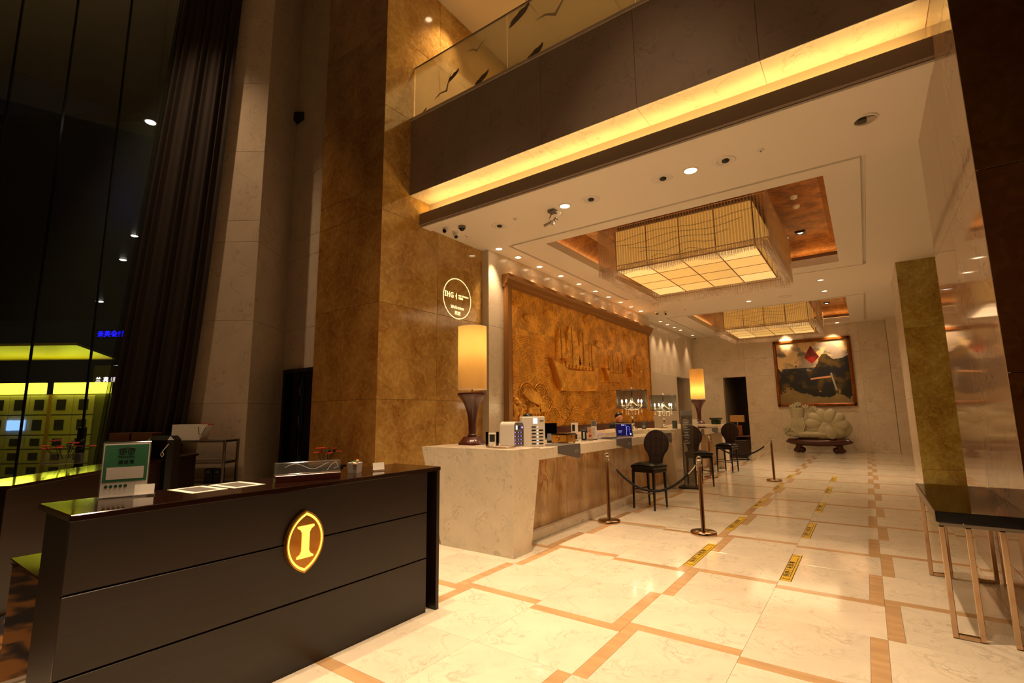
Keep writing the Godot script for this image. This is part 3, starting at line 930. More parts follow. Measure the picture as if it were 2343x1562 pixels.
	for q in [[-0.82, -12.1, "square black framed lamp lit in the near gold tray"], [-0.82, -20.9, "square black framed lamp lit in the far gold tray"]]:
		var o = thing("square_lamp", q[2], "ceiling light", Vector3(q[0], 5.44, q[1]))
		put("frame", Geo.new().lathe([Vector2(0.07, -0.03), Vector2(0.14, -0.03), Vector2(0.14, 0.0), Vector2(0.07, 0.0)], 4, Transform3D(Basis(Vector3.UP, PI / 4))), M.black, o)
		put("bulb", Geo.new().ball(Vector3(0, -0.012, 0), Vector3(0.05, 0.02, 0.05), 16, 8), M.lamp_white, o)
		spot(Vector3(0, -0.06, 0), Vector3.DOWN, 3.0, 35.0, WARM, 0.05, o)

func chandelier():
	var o = thing("chandelier", "large square glass rod chandelier with a lit grid underside in the near ceiling tray", "chandelier", Vector3.ZERO, 0.0, "square glass rod chandeliers")
	var hx := 1.53
	var hz := 1.57
	var rods := []
	for v in 2:
		var L: float = [1.02, 0.97][v]
		var g := Geo.new()
		g.lathe([Vector2(0.0001, 0), Vector2(0.015, 0.012), Vector2(0.016, L - 0.03), Vector2(0.006, L)], 10)
		rods.append(g.bake())
	var n := 60
	for s in 4:
		for k in n:
			var f := -1.0 + 2.0 * (k + 0.5) / n
			var p: Vector3 = [Vector3(f * hx, 0, hz), Vector3(f * hx, 0, -hz), Vector3(hx, 0, f * hz), Vector3(-hx, 0, f * hz)][s]
			var r = put("glass_rod", rods[(k + s) % 2], M.smoke_glass, o)
			r.position = p + Vector3(0, 0.02 + 0.018 * sin(f * 7.0 + s) + 0.02 * f * f, 0)
	# short twisted drops under the rods, uncountable
	var mm := MultiMesh.new()
	mm.transform_format = MultiMesh.TRANSFORM_3D
	var dg := Geo.new()
	dg.lathe([Vector2(0.0001, 0), Vector2(0.012, 0.02), Vector2(0.006, 0.045), Vector2(0.013, 0.08), Vector2(0.006, 0.11), Vector2(0.013, 0.145), Vector2(0.004, 0.19)], 6)
	mm.mesh = dg.bake()
	var xs := []
	for lay in 2:
		var ins: float = [0.05, 0.11][lay]
		for s in 4:
			for k in 90:
				var f := -1.0 + 2.0 * (k + 0.5) / 90
				var ax: float = hx - ins
				var az: float = hz - ins
				var p: Vector3 = [Vector3(f * ax, 0, az), Vector3(f * ax, 0, -az), Vector3(ax, 0, f * az), Vector3(-ax, 0, f * az)][s]
				p.y = [-0.01, 0.03][lay] + 0.03 * sin(f * 9.0 + s * 2.0) + rng.randf() * 0.012
				xs.append(Transform3D(Basis(Vector3.UP, rng.randf() * TAU), p))
	mm.instance_count = xs.size()
	for k in xs.size():
		mm.set_instance_transform(k, xs[k])
	var mi := MultiMeshInstance3D.new()
	mi.name = "crystal_drops"
	mi.multimesh = mm
	mi.material_override = M.smoke_glass
	mi.set_meta("kind", "stuff")
	o.add_child(mi)
	# frames that hold the rods
	var fr := Geo.new()
	for y in [0.985, 0.20]:
		for s in [-1, 1]:
			fr.box(Vector3(0, y, s * (hz - 0.03)), Vector3(2 * hx - 0.02, 0.018, 0.018), 0.003)
			fr.box(Vector3(s * (hx - 0.03), y, 0), Vector3(0.018, 0.018, 2 * hz - 0.02), 0.003)
	put("frame", fr, M.bronze_chrome, o)
	put("canopy", B(Vector3(0, 1.13, 0), Vector3(2.5, 0.18, 2.5), 0.02), M.brown_band, o)
	# lit box inside
	var wall := glow(Color(0.95, 0.74, 0.36), 0.34)
	var hb := 1.27
	for s in 4:
		for k in 4:
			var f := -1.0 + 0.25 + 0.5 * k
			var b := Basis(Vector3.UP, PI / 2 * s)
			put("side_panel", B(b * Vector3(f * hb, 0.60, hb), Vector3(hb * 0.5 - 0.014, 0.80, 0.01), 0.003, b), wall, o)
	var cols := [glow(Color(1.0, 0.81, 0.46), 0.42), glow(Color(1.0, 0.82, 0.48), 0.52), glow(Color(1.0, 0.84, 0.52), 0.70)]
	for i in 4:
		for j in 4:
			var edge := int(i == 0 or i == 3) + int(j == 0 or j == 3)
			put("light_panel", B(Vector3((i - 1.5) * hb * 0.5, 0.19, (j - 1.5) * hb * 0.5), Vector3(hb * 0.5 - 0.016, 0.01, hb * 0.5 - 0.016), 0.003), cols[edge], o)
	var gr := Geo.new()
	for k in 5:
		gr.box(Vector3((k - 2) * hb * 0.5, 0.192, 0), Vector3(0.018, 0.022, 2 * hb))
		gr.box(Vector3(0, 0.192, (k - 2) * hb * 0.5), Vector3(2 * hb, 0.022, 0.018))
		for s in [-1, 1]:
			gr.box(Vector3((k - 2) * hb * 0.5, 0.6, s * hb), Vector3(0.02, 0.8, 0.02))
			gr.box(Vector3(s * hb, 0.6, (k - 2) * hb * 0.5), Vector3(0.02, 0.8, 0.02))
	put("grid", gr, M.gold_frame, o)
	area(Vector3(0, 0.17, 0), Vector3.DOWN, 2.5, 2.5, 3.2, WARM, o)
	for k in 5:
		var wv := []
		for q in 9:
			wv.append(Vector3(lerpf(-hx, hx, q / 8.0) * (0.3 + 0.15 * k), 0.25 + 0.12 * k + 0.04 * sin(q * 1.3 + k), hz - 0.04))
		put("wire", Geo.new().tube(wv, 0.004, 5), M.brown_band, o)
	return o

# ---------------------------------------------------------------- reception counters
const LEDGE := 1.135
const LEG := 1.15
const SHELF := 1.215

func hexa(bot: Array, top: Array) -> Geo:
	# block between two rectangles given as [x0, x1, z0, z1, y]
	var g := Geo.new()
	var p := []
	for q in [bot, top]:
		p.append_array([Vector3(q[0], q[4], q[2]), Vector3(q[1], q[4], q[2]), Vector3(q[1], q[4], q[3]), Vector3(q[0], q[4], q[3])])
	var c := Vector3.ZERO
	for v in p:
		c += v / 8.0
	for f in [[0, 1, 2, 3], [4, 5, 6, 7], [0, 1, 5, 4], [1, 2, 6, 5], [2, 3, 7, 6], [3, 0, 4, 7]]:
		g.poly([p[f[0]], p[f[1]], p[f[2]], p[f[3]]], c)
	return g

func counter(zn: float, zf: float, raised: float, label: String):
	var o = thing("reception_counter", label, "counter", Vector3(-3.8, 0, (zn + zf) * 0.5))
	var cz := (zn + zf) * 0.5
	var sh := Transform3D(Basis(), Vector3(3.8, 0, -cz))
	var st = M.counter_stone
	put("end_block", hexa([-4.32, -3.245, zn, zn - 0.34, 0.0], [-4.70, -3.235, zn - 0.02, zn - 0.56, LEG]).move(sh), st, o)
	put("end_block", hexa([-4.32, -3.29, zf + 0.50, zf + 0.02, 0.0], [-4.70, -3.27, zf + 0.88, zf, 1.2]).move(sh), st, o)
	put("top_slab", span(-4.70, -3.8, 1.0, LEG, zn - 0.5, zn - 0.95, 0.004).move(sh), st, o)
	put("ledge", span(-4.3, -3.255, 1.0, LEDGE, zn - 0.5, zf + 0.62, 0.004).move(sh), st, o)
	put("back_shelf", span(-4.35, -3.72, LEDGE, SHELF, raised, zf + 0.5, 0.004).move(sh), st, o)
	put("body", span(-4.25, -3.57, 0.0, 1.0, zn - 0.30, zf + 0.45).move(sh), M.cream_dim, o)
	put("plinth", span(-4.2, -3.46, 0.0, 0.11, zn - 0.32, zf + 0.47, 0.004).move(sh), st, o)
	var n := int(round((zn - zf - 0.8) / 1.36))
	var a := zn - 0.33
	var w := (zn - 0.33 - (zf + 0.50)) / n
	for k in n:
		var g := Geo.new()
		slab(g, Vector3(-3.57, 0.112, a - w * k - 0.001), Vector3.FORWARD, Vector3.UP, Vector3.RIGHT, w - 0.003, 0.885, 0.02, 0.42)
		put("onyx_panel", g.move(sh), M.onyx, o)
	return o

func build_counters():
	counter(-4.52, -10.90, -7.25, "long cream marble reception counter with onyx front, the near one of two")
	counter(-11.62, -15.15, -12.75, "shorter cream marble reception counter with onyx front behind the tall signboard")

func cloth_mat(z0: float, z1: float, label: String, dr0: float, dr1: float):
	var o = thing("counter_mat", label, "mat", Vector3(-3.255, LEDGE, (z0 + z1) * 0.5), 0.0, "grey mats hanging over the counter edge")
	var w := absf(z1 - z0)
	var g := Geo.new()
	g.box(Vector3(-0.17, 0.003, 0), Vector3(0.35, 0.006, w), 0.002)
	put("top", g, M.grey_mat, o)
	var h := w * 0.5
	g = Geo.new()
	g.prism(PackedVector2Array([Vector2(-h, 0.006), Vector2(-h, -dr0), Vector2(h - 0.04, -dr1 + 0.004), Vector2(h, -dr1 + 0.03), Vector2(h, 0.006)]), 0.002, 0.008, Transform3D(Basis(Vector3.UP, PI / 2), Vector3.ZERO))
	put("flap", g, M.grey_mat, o)
	var t = put("lettering", words("IHG", 0.042, 0.001), mat(Color(0.62, 0.60, 0.58), 0.5), o)
	t.rotation.y = PI / 2
	t.position = Vector3(0.0085, -dr1 * 0.45, -h + 0.11)
	return o

func drum_lamp(at: Vector3, label: String, bulb_y: float, e: float):
	# turned mahogany goblet foot with a tall fabric cylinder
	var o = thing("table_lamp", label, "lamp", at, 0.0, "tall drum lamps with mahogany feet")
	put("plinth", Geo.new().lathe([Vector2(0.0001, 0), Vector2(0.185, 0), Vector2(0.185, 0.02), Vector2(0.115, 0.11), Vector2(0.0001, 0.115)], 4, Transform3D(Basis(Vector3.UP, PI / 4))), M.mahogany, o)
	put("collar", Geo.new().lathe([Vector2(0.05, 0.11), Vector2(0.066, 0.122), Vector2(0.06, 0.138), Vector2(0.05, 0.145)], 28), M.mahogany, o)
	var pr := []
	for k in 15:
		var f := k / 14.0
		pr.append(Vector2(0.05 + 0.012 * f + 0.138 * pow(f, 3.6), 0.14 + 0.52 * f))
	pr.append(Vector2(0.204, 0.675))
	pr.append(Vector2(0.20, 0.69))
	pr.append(Vector2(0.0001, 0.69))
	put("foot", Geo.new().lathe(pr, 36), M.mahogany, o)
	put("rod", Geo.new().lathe([Vector2(0.012, 0.69), Vector2(0.012, bulb_y - 0.05)], 10), M.gold_bright, o)
	var sm := mat(Color(0.96, 0.80, 0.50), 0.9)
	sm.backlight_enabled = true
	sm.backlight = Color(0.93, 0.86, 0.66)
	put("lamp_shade", Geo.new().lathe([Vector2(0.197, 0.735), Vector2(0.197, 1.60)], 48), sm, o)
	put("shade_ring", Geo.new().ring(Vector3(0, 0.732, 0), 0.192, 0.199, 0.008, 48).ring(Vector3(0, 1.595, 0), 0.192, 0.199, 0.008, 48), M.white_matte, o)
	put("bulb", Geo.new().ball(Vector3(0, bulb_y, 0), Vector3(0.035, 0.045, 0.035), 16, 10), glow(Color(1.0, 0.8, 0.45), 6.0), o)
	omni(Vector3(0, bulb_y, 0), e, Color(1.0, 0.80, 0.46), 0.03, o)
	return o

func crystal_lamp(at: Vector3, label: String):
	var o = thing("crystal_lamp", label, "lamp", at, 0.0, "crystal table lamps with sheer black drum shades")
	var sil = M.chrome
	put("base", Geo.new().lathe([Vector2(0.0001, 0), Vector2(0.085, 0), Vector2(0.088, 0.015), Vector2(0.06, 0.035), Vector2(0.03, 0.05), Vector2(0.022, 0.075), Vector2(0.034, 0.10), Vector2(0.022, 0.125), Vector2(0.018, 0.2), Vector2(0.03, 0.225), Vector2(0.018, 0.25), Vector2(0.016, 0.33), Vector2(0.06, 0.36), Vector2(0.07, 0.385), Vector2(0.02, 0.40), Vector2(0.012, 0.66), Vector2(0.004, 0.72)], 24), sil, o)
	put("finial", Geo.new().ball(Vector3(0, 0.735, 0), Vector3(0.016, 0.02, 0.016), 12, 8), M.crystal, o)
	var beads := Geo.new()
	for k in 5:
		var a := TAU * k / 5.0 + 0.5
		var d := Vector3(cos(a), 0, sin(a))
		var p := []
		for q in 9:
			var f := q / 8.0
			p.append(Vector3(0, 0.385, 0) + d * (0.02 + 0.16 * f) + Vector3(0, -0.05 * sin(f * PI) + 0.04 * f, 0))
		put("arm", Geo.new().tube(p, 0.007, 6), M.crystal, o)
		var tip := Vector3(0, 0.43, 0) + d * 0.18
		put("candle", Geo.new().lathe([Vector2(0.024, -0.01), Vector2(0.028, 0.0), Vector2(0.012, 0.004), Vector2(0.012, 0.045)], 12, Transform3D(Basis(), tip)), M.white, o)
		put("bulb", Geo.new().ball(tip + Vector3(0, 0.072, 0), Vector3(0.014, 0.03, 0.014), 12, 8), glow(Color(1.0, 0.93, 0.75), 30.0), o)
		omni(tip + Vector3(0, 0.072, 0), 0.10, Color(1.0, 0.86, 0.60), 0.014, o)
		# bead swags up to the finial and hanging pendants
		for q in 15:
			var f := q / 14.0
			beads.ball(Vector3(0, 0.66, 0).lerp(tip + Vector3(0, -0.02, 0), f) + Vector3(0, -0.05 * sin(f * PI), 0) - d * 0.05 * sin(f * PI), Vector3.ONE * 0.0085, 7, 5)
		for q in 2:
			var a2 := a + q * TAU / 10.0
			var hp := Vector3(cos(a2), 0, sin(a2)) * (0.18 if q == 0 else 0.11) + Vector3(0, 0.41 - 0.03 * q, 0)
			var dr := Geo.new()
			for w in 4:
				dr.ball(hp - Vector3(0, 0.018 * w, 0), Vector3.ONE * 0.007, 8, 6)
			dr.lathe([Vector2(0.0001, -0.045), Vector2(0.013, -0.03), Vector2(0.009, -0.012), Vector2(0.0001, 0.004)], 6, Transform3D(Basis(), hp - Vector3(0, 0.075, 0)))
			put("pendant", dr, M.crystal, o)
	var b = put("bead_strings", beads, M.crystal, o)
	b.set_meta("kind", "stuff")
	var sm := mat(Color(0.045, 0.038, 0.03, 0.45), 0.9)
	sm.transparency = BaseMaterial3D.TRANSPARENCY_ALPHA
	var sh := Geo.new()
	sh.sheet(240, 1, func(u, v):
		var a: float = u * TAU
		var r: float = 0.265 + 0.004 * sin(a * 60.0)
		return Vector3(cos(a) * r, 0.375 + 0.325 * v, -sin(a) * r))
	put("lamp_shade", sh, sm, o)
	put("shade_ring", Geo.new().ring(Vector3(0, 0.372, 0), 0.259, 0.271, 0.007, 48).ring(Vector3(0, 0.696, 0), 0.259, 0.271, 0.007, 48), M.black, o)
	var sp := Geo.new()
	for k in 3:
		var a := TAU * k / 3.0
		sp.tube([Vector3(0, 0.70, 0), Vector3(cos(a) * 0.262, 0.70, sin(a) * 0.262)], 0.003, 5)
	put("spider", sp, sil, o)
	return o

# ---------------------------------------------------------------- gold relief
func lobes(cx: float, cy: float, w: float, h: float, n: int, ph: float) -> PackedVector2Array:
	var p := PackedVector2Array()
	for k in 48:
		var a := TAU * k / 48.0
		var r := 1.0 + 0.16 * absf(sin(a * n * 0.5 + ph))
		p.append(Vector2(cx + cos(a) * w * r, cy + sin(a) * h * r))
	return p

func build_mural():
	var o = thing("gold_relief", "huge framed gold wall relief of junk ships, clouds and waves behind the reception counter", "relief", Vector3(-5.87, 0.85, -12.1), PI / 2)
	var gm = M.gold_relief
	var L := func(z: float, y: float) -> Vector2: return Vector2(-(z + 12.1), y - 0.85)
	put("ground", span(-4.1, 4.0, 0.1, 3.4, 0.0, 0.05), gm, o)
	var fr := mat(Color(0.60, 0.42, 0.20), 0.4, 0.2)
	# frame with crown
	put("frame_stile", span(-4.22, -4.04, 0.0, 3.45, 0.0, 0.12, 0.03), fr, o)
	put("frame_bead", span(-4.05, -4.0, 0.1, 3.36, 0.05, 0.09, 0.02), M.gold_frame, o)
	put("frame_stile", span(3.95, 4.06, 0.0, 3.3, 0.0, 0.07, 0.02), fr, o)
	put("frame_rail", span(-4.22, 4.06, 0.0, 0.42, 0.0, 0.10, 0.02), M.mahogany, o)
	var crown := PackedVector2Array([Vector2(0, 3.3), Vector2(0.08, 3.3), Vector2(0.09, 3.36), Vector2(0.13, 3.38), Vector2(0.15, 3.46), Vector2(0.19, 3.50), Vector2(0.19, 3.56), Vector2(0, 3.56)])
	put("crown", Geo.new().prism(crown, -4.16, 4.24, Transform3D(Basis(Vector3(0, 0, 1), Vector3.UP, Vector3(-1, 0, 0)), Vector3.ZERO)), fr, o)
	# sea: ridged lines and fans, uncountable
	var nz := fnl(91, 0.55, 2)
	var sea := Geo.new()
	for r in 48:
		var pts := []
		var rr := []
		var y0: float = 0.36 + r * 0.045
		for k in 110:
			var x := -3.96 + 7.9 * k / 109.0
			var top: float = 2.36 - 0.30 * smoothstep(-1.0, 3.5, x)
			var w := nz.get_noise_2d(x * 1.2, y0 * 1.2)
			var y: float = y0 + 0.042 * sin(x * 7.5 + w * 9.0 + r * 0.55) + 0.05 * w
			pts.append(Vector3(x, y, 0.051))
			rr.append(0.016 if y < top else 0.0015)
		sea.tube(pts, rr, 4, false)
	var fan := 0
	for gx in 15:
		for gy in 4:
			var c := Vector2(-3.75 + gx * 0.54 + (0.27 if gy % 2 else 0.0), 0.30 + gy * 0.26)
			if nz.get_noise_2d(c.x * 3.0, c.y * 3.0 + 20.0) < -0.12:
				continue
			for q in 5:
				var rad := 0.07 + q * 0.055
				var pts := []
				for k in 11:
					var a := PI * (0.08 + 0.84 * k / 10.0) + nz.get_noise_2d(c.x * 2.0, c.y) * 0.9
					pts.append(Vector3(c.x + cos(a) * rad, c.y + sin(a) * rad, 0.058 + 0.004 * q))
				sea.tube(pts, 0.015, 4, false)
	var s = put("wave_lines", sea, gm, o)
	s.set_meta("kind", "stuff")
	# ships
	junk_ship(o, gm, -9.72, 2.08, 2.2, 1.52)
	junk_ship(o, gm, -12.45, 2.42, 1.35, 0.72)
	junk_ship(o, gm, -14.15, 2.62, 0.95, 0.55)
	# clouds with trailing bars
	for c in [[-8.30, 3.86, 0.13, 3], [-8.78, 3.62, 0.22, 6], [-9.65, 3.84, 0.24, 5], [-11.8, 3.98, 0.40, 7], [-13.3, 3.92, 0.17, 4], [-14.2, 3.84, 0.2, 6], [-15.6, 3.76, 0.13, 3], [-9.1, 3.29, 0.05, 3], [-12.2, 3.42, 0.20, 4], [-13.0, 3.5, 0.14, 4], [-15.0, 3.3, 0.18, 5]]:
		var p: Vector2 = L.call(c[0], c[1])
		var cl = Geo.new()
		cl.prism(lobes(p.x, p.y, c[2], c[2] * 0.42, c[3], c[0]), 0.05, 0.085)
		cl.box(Vector3(p.x + c[2] * 1.25, p.y - c[2] * 0.35, 0.065), Vector3(c[2] * 1.7, 0.035, 0.03), 0.012)
		for k in c[3]:
			var a: float = PI * (0.15 + 0.75 * k / maxf(1.0, c[3] - 1.0))
			var sp := []
			for q in 9:
				var t: float = q / 8.0 * 4.2
				sp.append(Vector3(p.x + cos(a) * c[2] * 0.8 + cos(t) * c[2] * 0.17 * (1.0 - q / 10.0), p.y + sin(a) * c[2] * 0.36 + sin(t) * c[2] * 0.17 * (1.0 - q / 10.0), 0.088))
			cl.tube(sp, 0.011, 5)
		put("cloud", cl, gm, o)
	# walled pavilion and pierced rocks in the lower corner
	var tp: Vector2 = L.call(-8.75, 1.62)
	var t := Geo.new()
	t.prism(PackedVector2Array([tp + Vector2(-0.32, 0.34), tp + Vector2(-0.22, 0.46), tp + Vector2(0.18, 0.40), tp + Vector2(0.40, 0.22), tp + Vector2(0.62, 0.22), tp + Vector2(0.66, 0.0), tp + Vector2(0.3, -0.04), tp + Vector2(0.24, 0.12), tp + Vector2(-0.1, 0.20)]), 0.05, 0.13)
	t.box(Vector3(tp.x + 0.42, tp.y + 0.10, 0.12), Vector3(0.30, 0.14, 0.06), 0.02)
	t.box(Vector3(tp.x + 0.10, tp.y + 0.0, 0.10), Vector3(0.5, 0.16, 0.06), 0.02)
	for k in 6:
		t.box(Vector3(tp.x - 0.1 + k * 0.12, tp.y - 0.14, 0.11), Vector3(0.05, 0.16, 0.05), 0.012)
	put("pavilion", t, gm, o)
	var rk := Geo.new()
	for k in 46:
		var rx := rng.randf_range(-3.92, -3.15)
		var ry := rng.randf_range(0.42, 1.02)
		rk.ball(Vector3(rx, ry, 0.05), Vector3(rng.randf_range(0.04, 0.10), rng.randf_range(0.04, 0.09), rng.randf_range(0.03, 0.09)), 8, 6)
	put("rocks", rk, gm, o)

func junk_ship(o, gm, z: float, y: float, w: float, h: float):
	var x := -(z + 12.1)
	var yy := y - 0.85
	var hl := Geo.new()
	hl.prism(PackedVector2Array([Vector2(x - w * 0.05, yy + h * 0.46), Vector2(x + w * 0.10, yy), Vector2(x + w * 0.96, yy + h * 0.03), Vector2(x + w * 1.02, yy + h * 0.44), Vector2(x + w * 0.88, yy + h * 0.36), Vector2(x + w * 0.3, yy + h * 0.33), Vector2(x + w * 0.08, yy + h * 0.42)]), 0.05, 0.15)
	for k in 4:
		hl.box(Vector3(x + w * 0.53, yy + h * (0.05 + 0.075 * k), 0.153), Vector3(w * 0.84, 0.014, 0.012))
	for k in 9:
		hl.box(Vector3(x + w * (0.18 + 0.08 * k), yy + h * 0.40, 0.12), Vector3(w * 0.045, h * 0.06, 0.03), 0.006)
	put("ship_hull", hl, gm, o)
	put("rudder", Geo.new().prism(PackedVector2Array([Vector2(x - w * 0.10, yy + h * 0.48), Vector2(x - w * 0.07, yy + h * 0.49), Vector2(x + w * 0.11, yy + h * 0.04), Vector2(x + w * 0.07, yy + h * 0.03)]), 0.05, 0.17), M.gold_bright, o)
	var sails := [[0.07, 0.20, 0.50, 0.95], [0.27, 0.32, 0.42, 1.03], [0.56, 0.25, 0.40, 0.99], [0.80, 0.18, 0.44, 0.82]]
	for s in sails:
		var sx: float = x + w * s[0]
		var sw: float = w * s[1]
		var y0: float = yy + h * s[2]
		var y1: float = yy + h * s[3]
		var pl := PackedVector2Array()
		pl.append(Vector2(sx, y0))
		for k in 7:
			var f := k / 6.0
			pl.append(Vector2(sx + sw * (1.0 - 0.28 * f + 0.05 * (k % 2)), lerpf(y0 + 0.02, y1 - h * 0.06 * f, f)))
		pl.append(Vector2(sx + sw * 0.2, y1))
		for k in range(5, 0, -1):
			var f := k / 6.0
			pl.append(Vector2(sx + sw * (-0.02 + 0.16 * f - 0.05 * (k % 2)), lerpf(y0, y1, f)))
		var g := Geo.new()
		g.prism(pl, 0.05, 0.115)
		for k in 6:
			var f := k / 6.0
			g.tube([Vector3(sx + sw * 0.12 * f, lerpf(y0, y1, f) + 0.01, 0.118), Vector3(sx + sw * (1.0 - 0.26 * f), lerpf(y0 + 0.03, y1 - h * 0.05, f), 0.118)], 0.007, 4)
		put("sail", g, gm, o)
		put("mast", Geo.new().tube([Vector3(sx + sw * 0.42, y0 - 0.06, 0.12), Vector3(sx + sw * 0.36, y1 + h * 0.05, 0.12)], 0.014, 6), M.gold_bright, o)
		put("pennant", B(Vector3(sx + sw * 0.30, y1 + h * 0.03, 0.12), Vector3(sw * 0.22, h * 0.03, 0.02), 0.004), gm, o)

# ---------------------------------------------------------------- lettering
const HAN := {
	"欢": [[0.5,8.5,4,8.5,0.8,1],[1,6.5,4.2,1.2],[6,9.5,5,6.5],[5.5,8,9.2,8,8.6,6.3],[7.2,7,7,4,4.6,0.8],[7.1,4,9.5,0.8]],
	"迎": [[1,9,2,7.8],[0.6,6,2,6,2,2.4,0.6,1],[0.6,1.2,3,1.4,9.6,0.8],[5.6,9,3.8,8,3.8,3.4,5.6,4.4],[6.4,8.4,9,8.4,9,4,8,4.4],[6.4,8.4,6.4,2.2]],
	"保": [[3,9.6,0.6,5.4],[2,7,2,0.4],[4.2,9,8.8,9,8.8,6.4,4.2,6.4,4.2,9],[3.4,4.4,9.6,4.4],[6.5,6.2,6.5,0.4],[6.3,4.2,3.4,1],[6.7,4.2,9.7,1]],
	"持": [[0.4,7.4,3.4,7.4],[2,9.6,2,0.8,1,1.2],[0.4,3.6,3.4,4.8],[4.4,8.4,9.2,8.4],[6.8,9.7,6.8,6.4],[3.8,6.4,9.7,6.4],[3.8,4.2,9.7,4.2],[8,6.2,8,0.6,6.8,1],[5,3,5.8,1.8]],
	"米": [[0.6,5.4,9.4,5.4],[5,9.6,5,0.4],[2,9,3.4,7],[8,9,6.6,7],[4.8,5.2,1,1],[5.2,5.2,9,1]],
	"距": [[0.8,9,3.6,9,3.6,6.6,0.8,6.6,0.8,9],[2.3,6.5,2.3,1.4],[2.3,4.2,3.8,4.2],[0.8,5,0.8,1.2],[0.4,1,4.2,1.8],[9.4,9,5.2,9,5.2,1,9.6,1],[5.2,6.6,8.8,6.6,8.8,3.6,5.2,3.6]],
	"离": [[5,9.8,5,8.8],[0.8,8.6,9.2,8.6],[3.4,7.8,6.4,5.8],[6.4,7.8,3.6,5.8],[2,7.6,2,5.2,8,5.2,8,7.6],[1.2,0.4,1.2,4,8.8,4,8.8,0.6],[5,5,3.8,2,6.4,2.2],[6,3.2,6.8,1.6]],
	"优": [[3,9.6,0.6,5.4],[2,7,2,0.4],[3.6,7,9.6,7],[6,9.6,5.8,4,3.4,0.6],[7,7,7,1.2,9.4,1.2,9.6,2.6],[7.6,9.2,8.6,8.2]],
	"悦": [[1,7,0.8,5],[2,9.6,2,0.4],[2.8,7.4,3.4,6],[5,9.6,5.8,8.2],[8.6,9.6,7.8,8.2],[4.6,8,9,8,9,5.2,4.6,5.2,4.6,8],[5.8,5,5.4,2.4,3.8,0.6],[7.4,5,7.4,1,9.4,1,9.6,2.6]],
	"会": [[5,9.8,0.6,5.8],[5,9.8,9.4,5.8],[3,6.2,7,6.2],[1.4,4.2,8.6,4.2],[4.6,4,2.6,1.2,7.6,1.6],[6.4,3,8.6,0.4]],
	"猫": [[3.4,9.4,0.8,7],[1.4,9,3,6,2.6,0.8,1.4,1.2],[2.6,5,0.6,2.4],[4,8.4,9.8,8.4],[5.6,9.6,5.6,7.2],[8.2,9.6,8.2,7.2],[4.6,6.2,9.2,6.2,9.2,0.8,4.6,0.8,4.6,6.2],[4.6,3.6,9.2,3.6],[6.9,6.2,6.9,0.8]],
	"途": [[1,9,2,7.8],[0.6,6,2,6,2,2.4,0.6,1],[0.6,1.2,3,1.4,9.6,0.8],[6.4,9.6,3.4,6.6],[6.4,9.6,9.6,6.6],[5,6.8,7.8,6.8],[4,5.2,9,5.2],[6.4,6.6,6.4,2.2],[5,4.2,4,2.8],[7.8,4.2,8.8,2.8]],
	"鹰": [[5,9.8,5,9],[1.4,9,9.6,9],[1.4,9,1,4,0.2,0.8],[3.4,8,2.4,6],[3,7,3,4.4],[4.4,8,4.4,4.6,9.4,4.6],[4.4,7.2,9.2,7.2],[4.4,6,9,6],[6.8,8.4,6.8,4.6],[4,3.8,8,3.8,8,2.6],[3,2.6,9.4,2.6,9,0.4,8,0.6],[2.6,1.4,7.4,1.4]],
	"兰": [[2.6,9.4,3.6,7.8],[7.4,9.4,6.4,7.8],[1.6,6.8,8.4,6.8],[2.4,3.8,7.6,3.8],[0.8,0.8,9.2,0.8]],
	"英": [[0.8,8.4,9.2,8.4],[3.4,9.6,3.4,7.2],[6.6,9.6,6.6,7.2],[2.4,4,2.4,6.4,7.6,6.4,7.6,4],[0.6,3.8,9.4,3.8],[5,7.2,4.6,3.4,1,0.6],[5.2,3.6,9,0.6]],
	"群": [[1,8.8,4,8.8,4,5.4],[0.4,7.2,4.8,7.2],[1,5.6,4,5.6],[2.6,8.8,0.6,3.4],[1.4,3.8,4.2,3.8,4.2,0.8,1.4,0.8,1.4,3.8],[5.8,9.4,6.6,8.2],[8.8,9.4,8,8.2],[5.4,7.8,9.4,7.8],[5.6,5.6,9.2,5.6],[5.2,3.2,9.8,3.2],[7.4,7.8,7.4,0.4]],
}

func han(g: Geo, s: String, x: float, y: float, size: float, w: float, depth: float, z := 0.0, pitch := 1.08, squash := 1.0):
	# strokes as thin raised bars in the plane z, written left to right from x
	for ch in s:
		if HAN.has(ch):
			for st in HAN[ch]:
				for k in range(0, st.size() - 2, 2):
					var a := Vector2(st[k] * squash, st[k + 1]) * size * 0.1
					var b := Vector2(st[k + 2] * squash, st[k + 3]) * size * 0.1
					var d := b - a
					var m := (a + b) * 0.5 + Vector2(x, y)
					g.box(Vector3(m.x, m.y, z), Vector3(d.length() + w * 0.8, w, depth), 0.0, Basis(Vector3.BACK, d.angle()))
		x += size * pitch * squash

func words(s: String, h: float, depth := 0.002, bold := false, serif := false) -> TextMesh:
	var f := SystemFont.new()
	f.font_names = PackedStringArray(["Droid Serif" if serif else "Droid Sans"])
	if bold:
		f.font_weight = 700
	var t := TextMesh.new()
	t.text = s
	t.font = f
	t.font_size = 48
	t.pixel_size = h / (0.714 * 48.0)
	t.depth = depth
	t.curve_step = 2.0
	return t

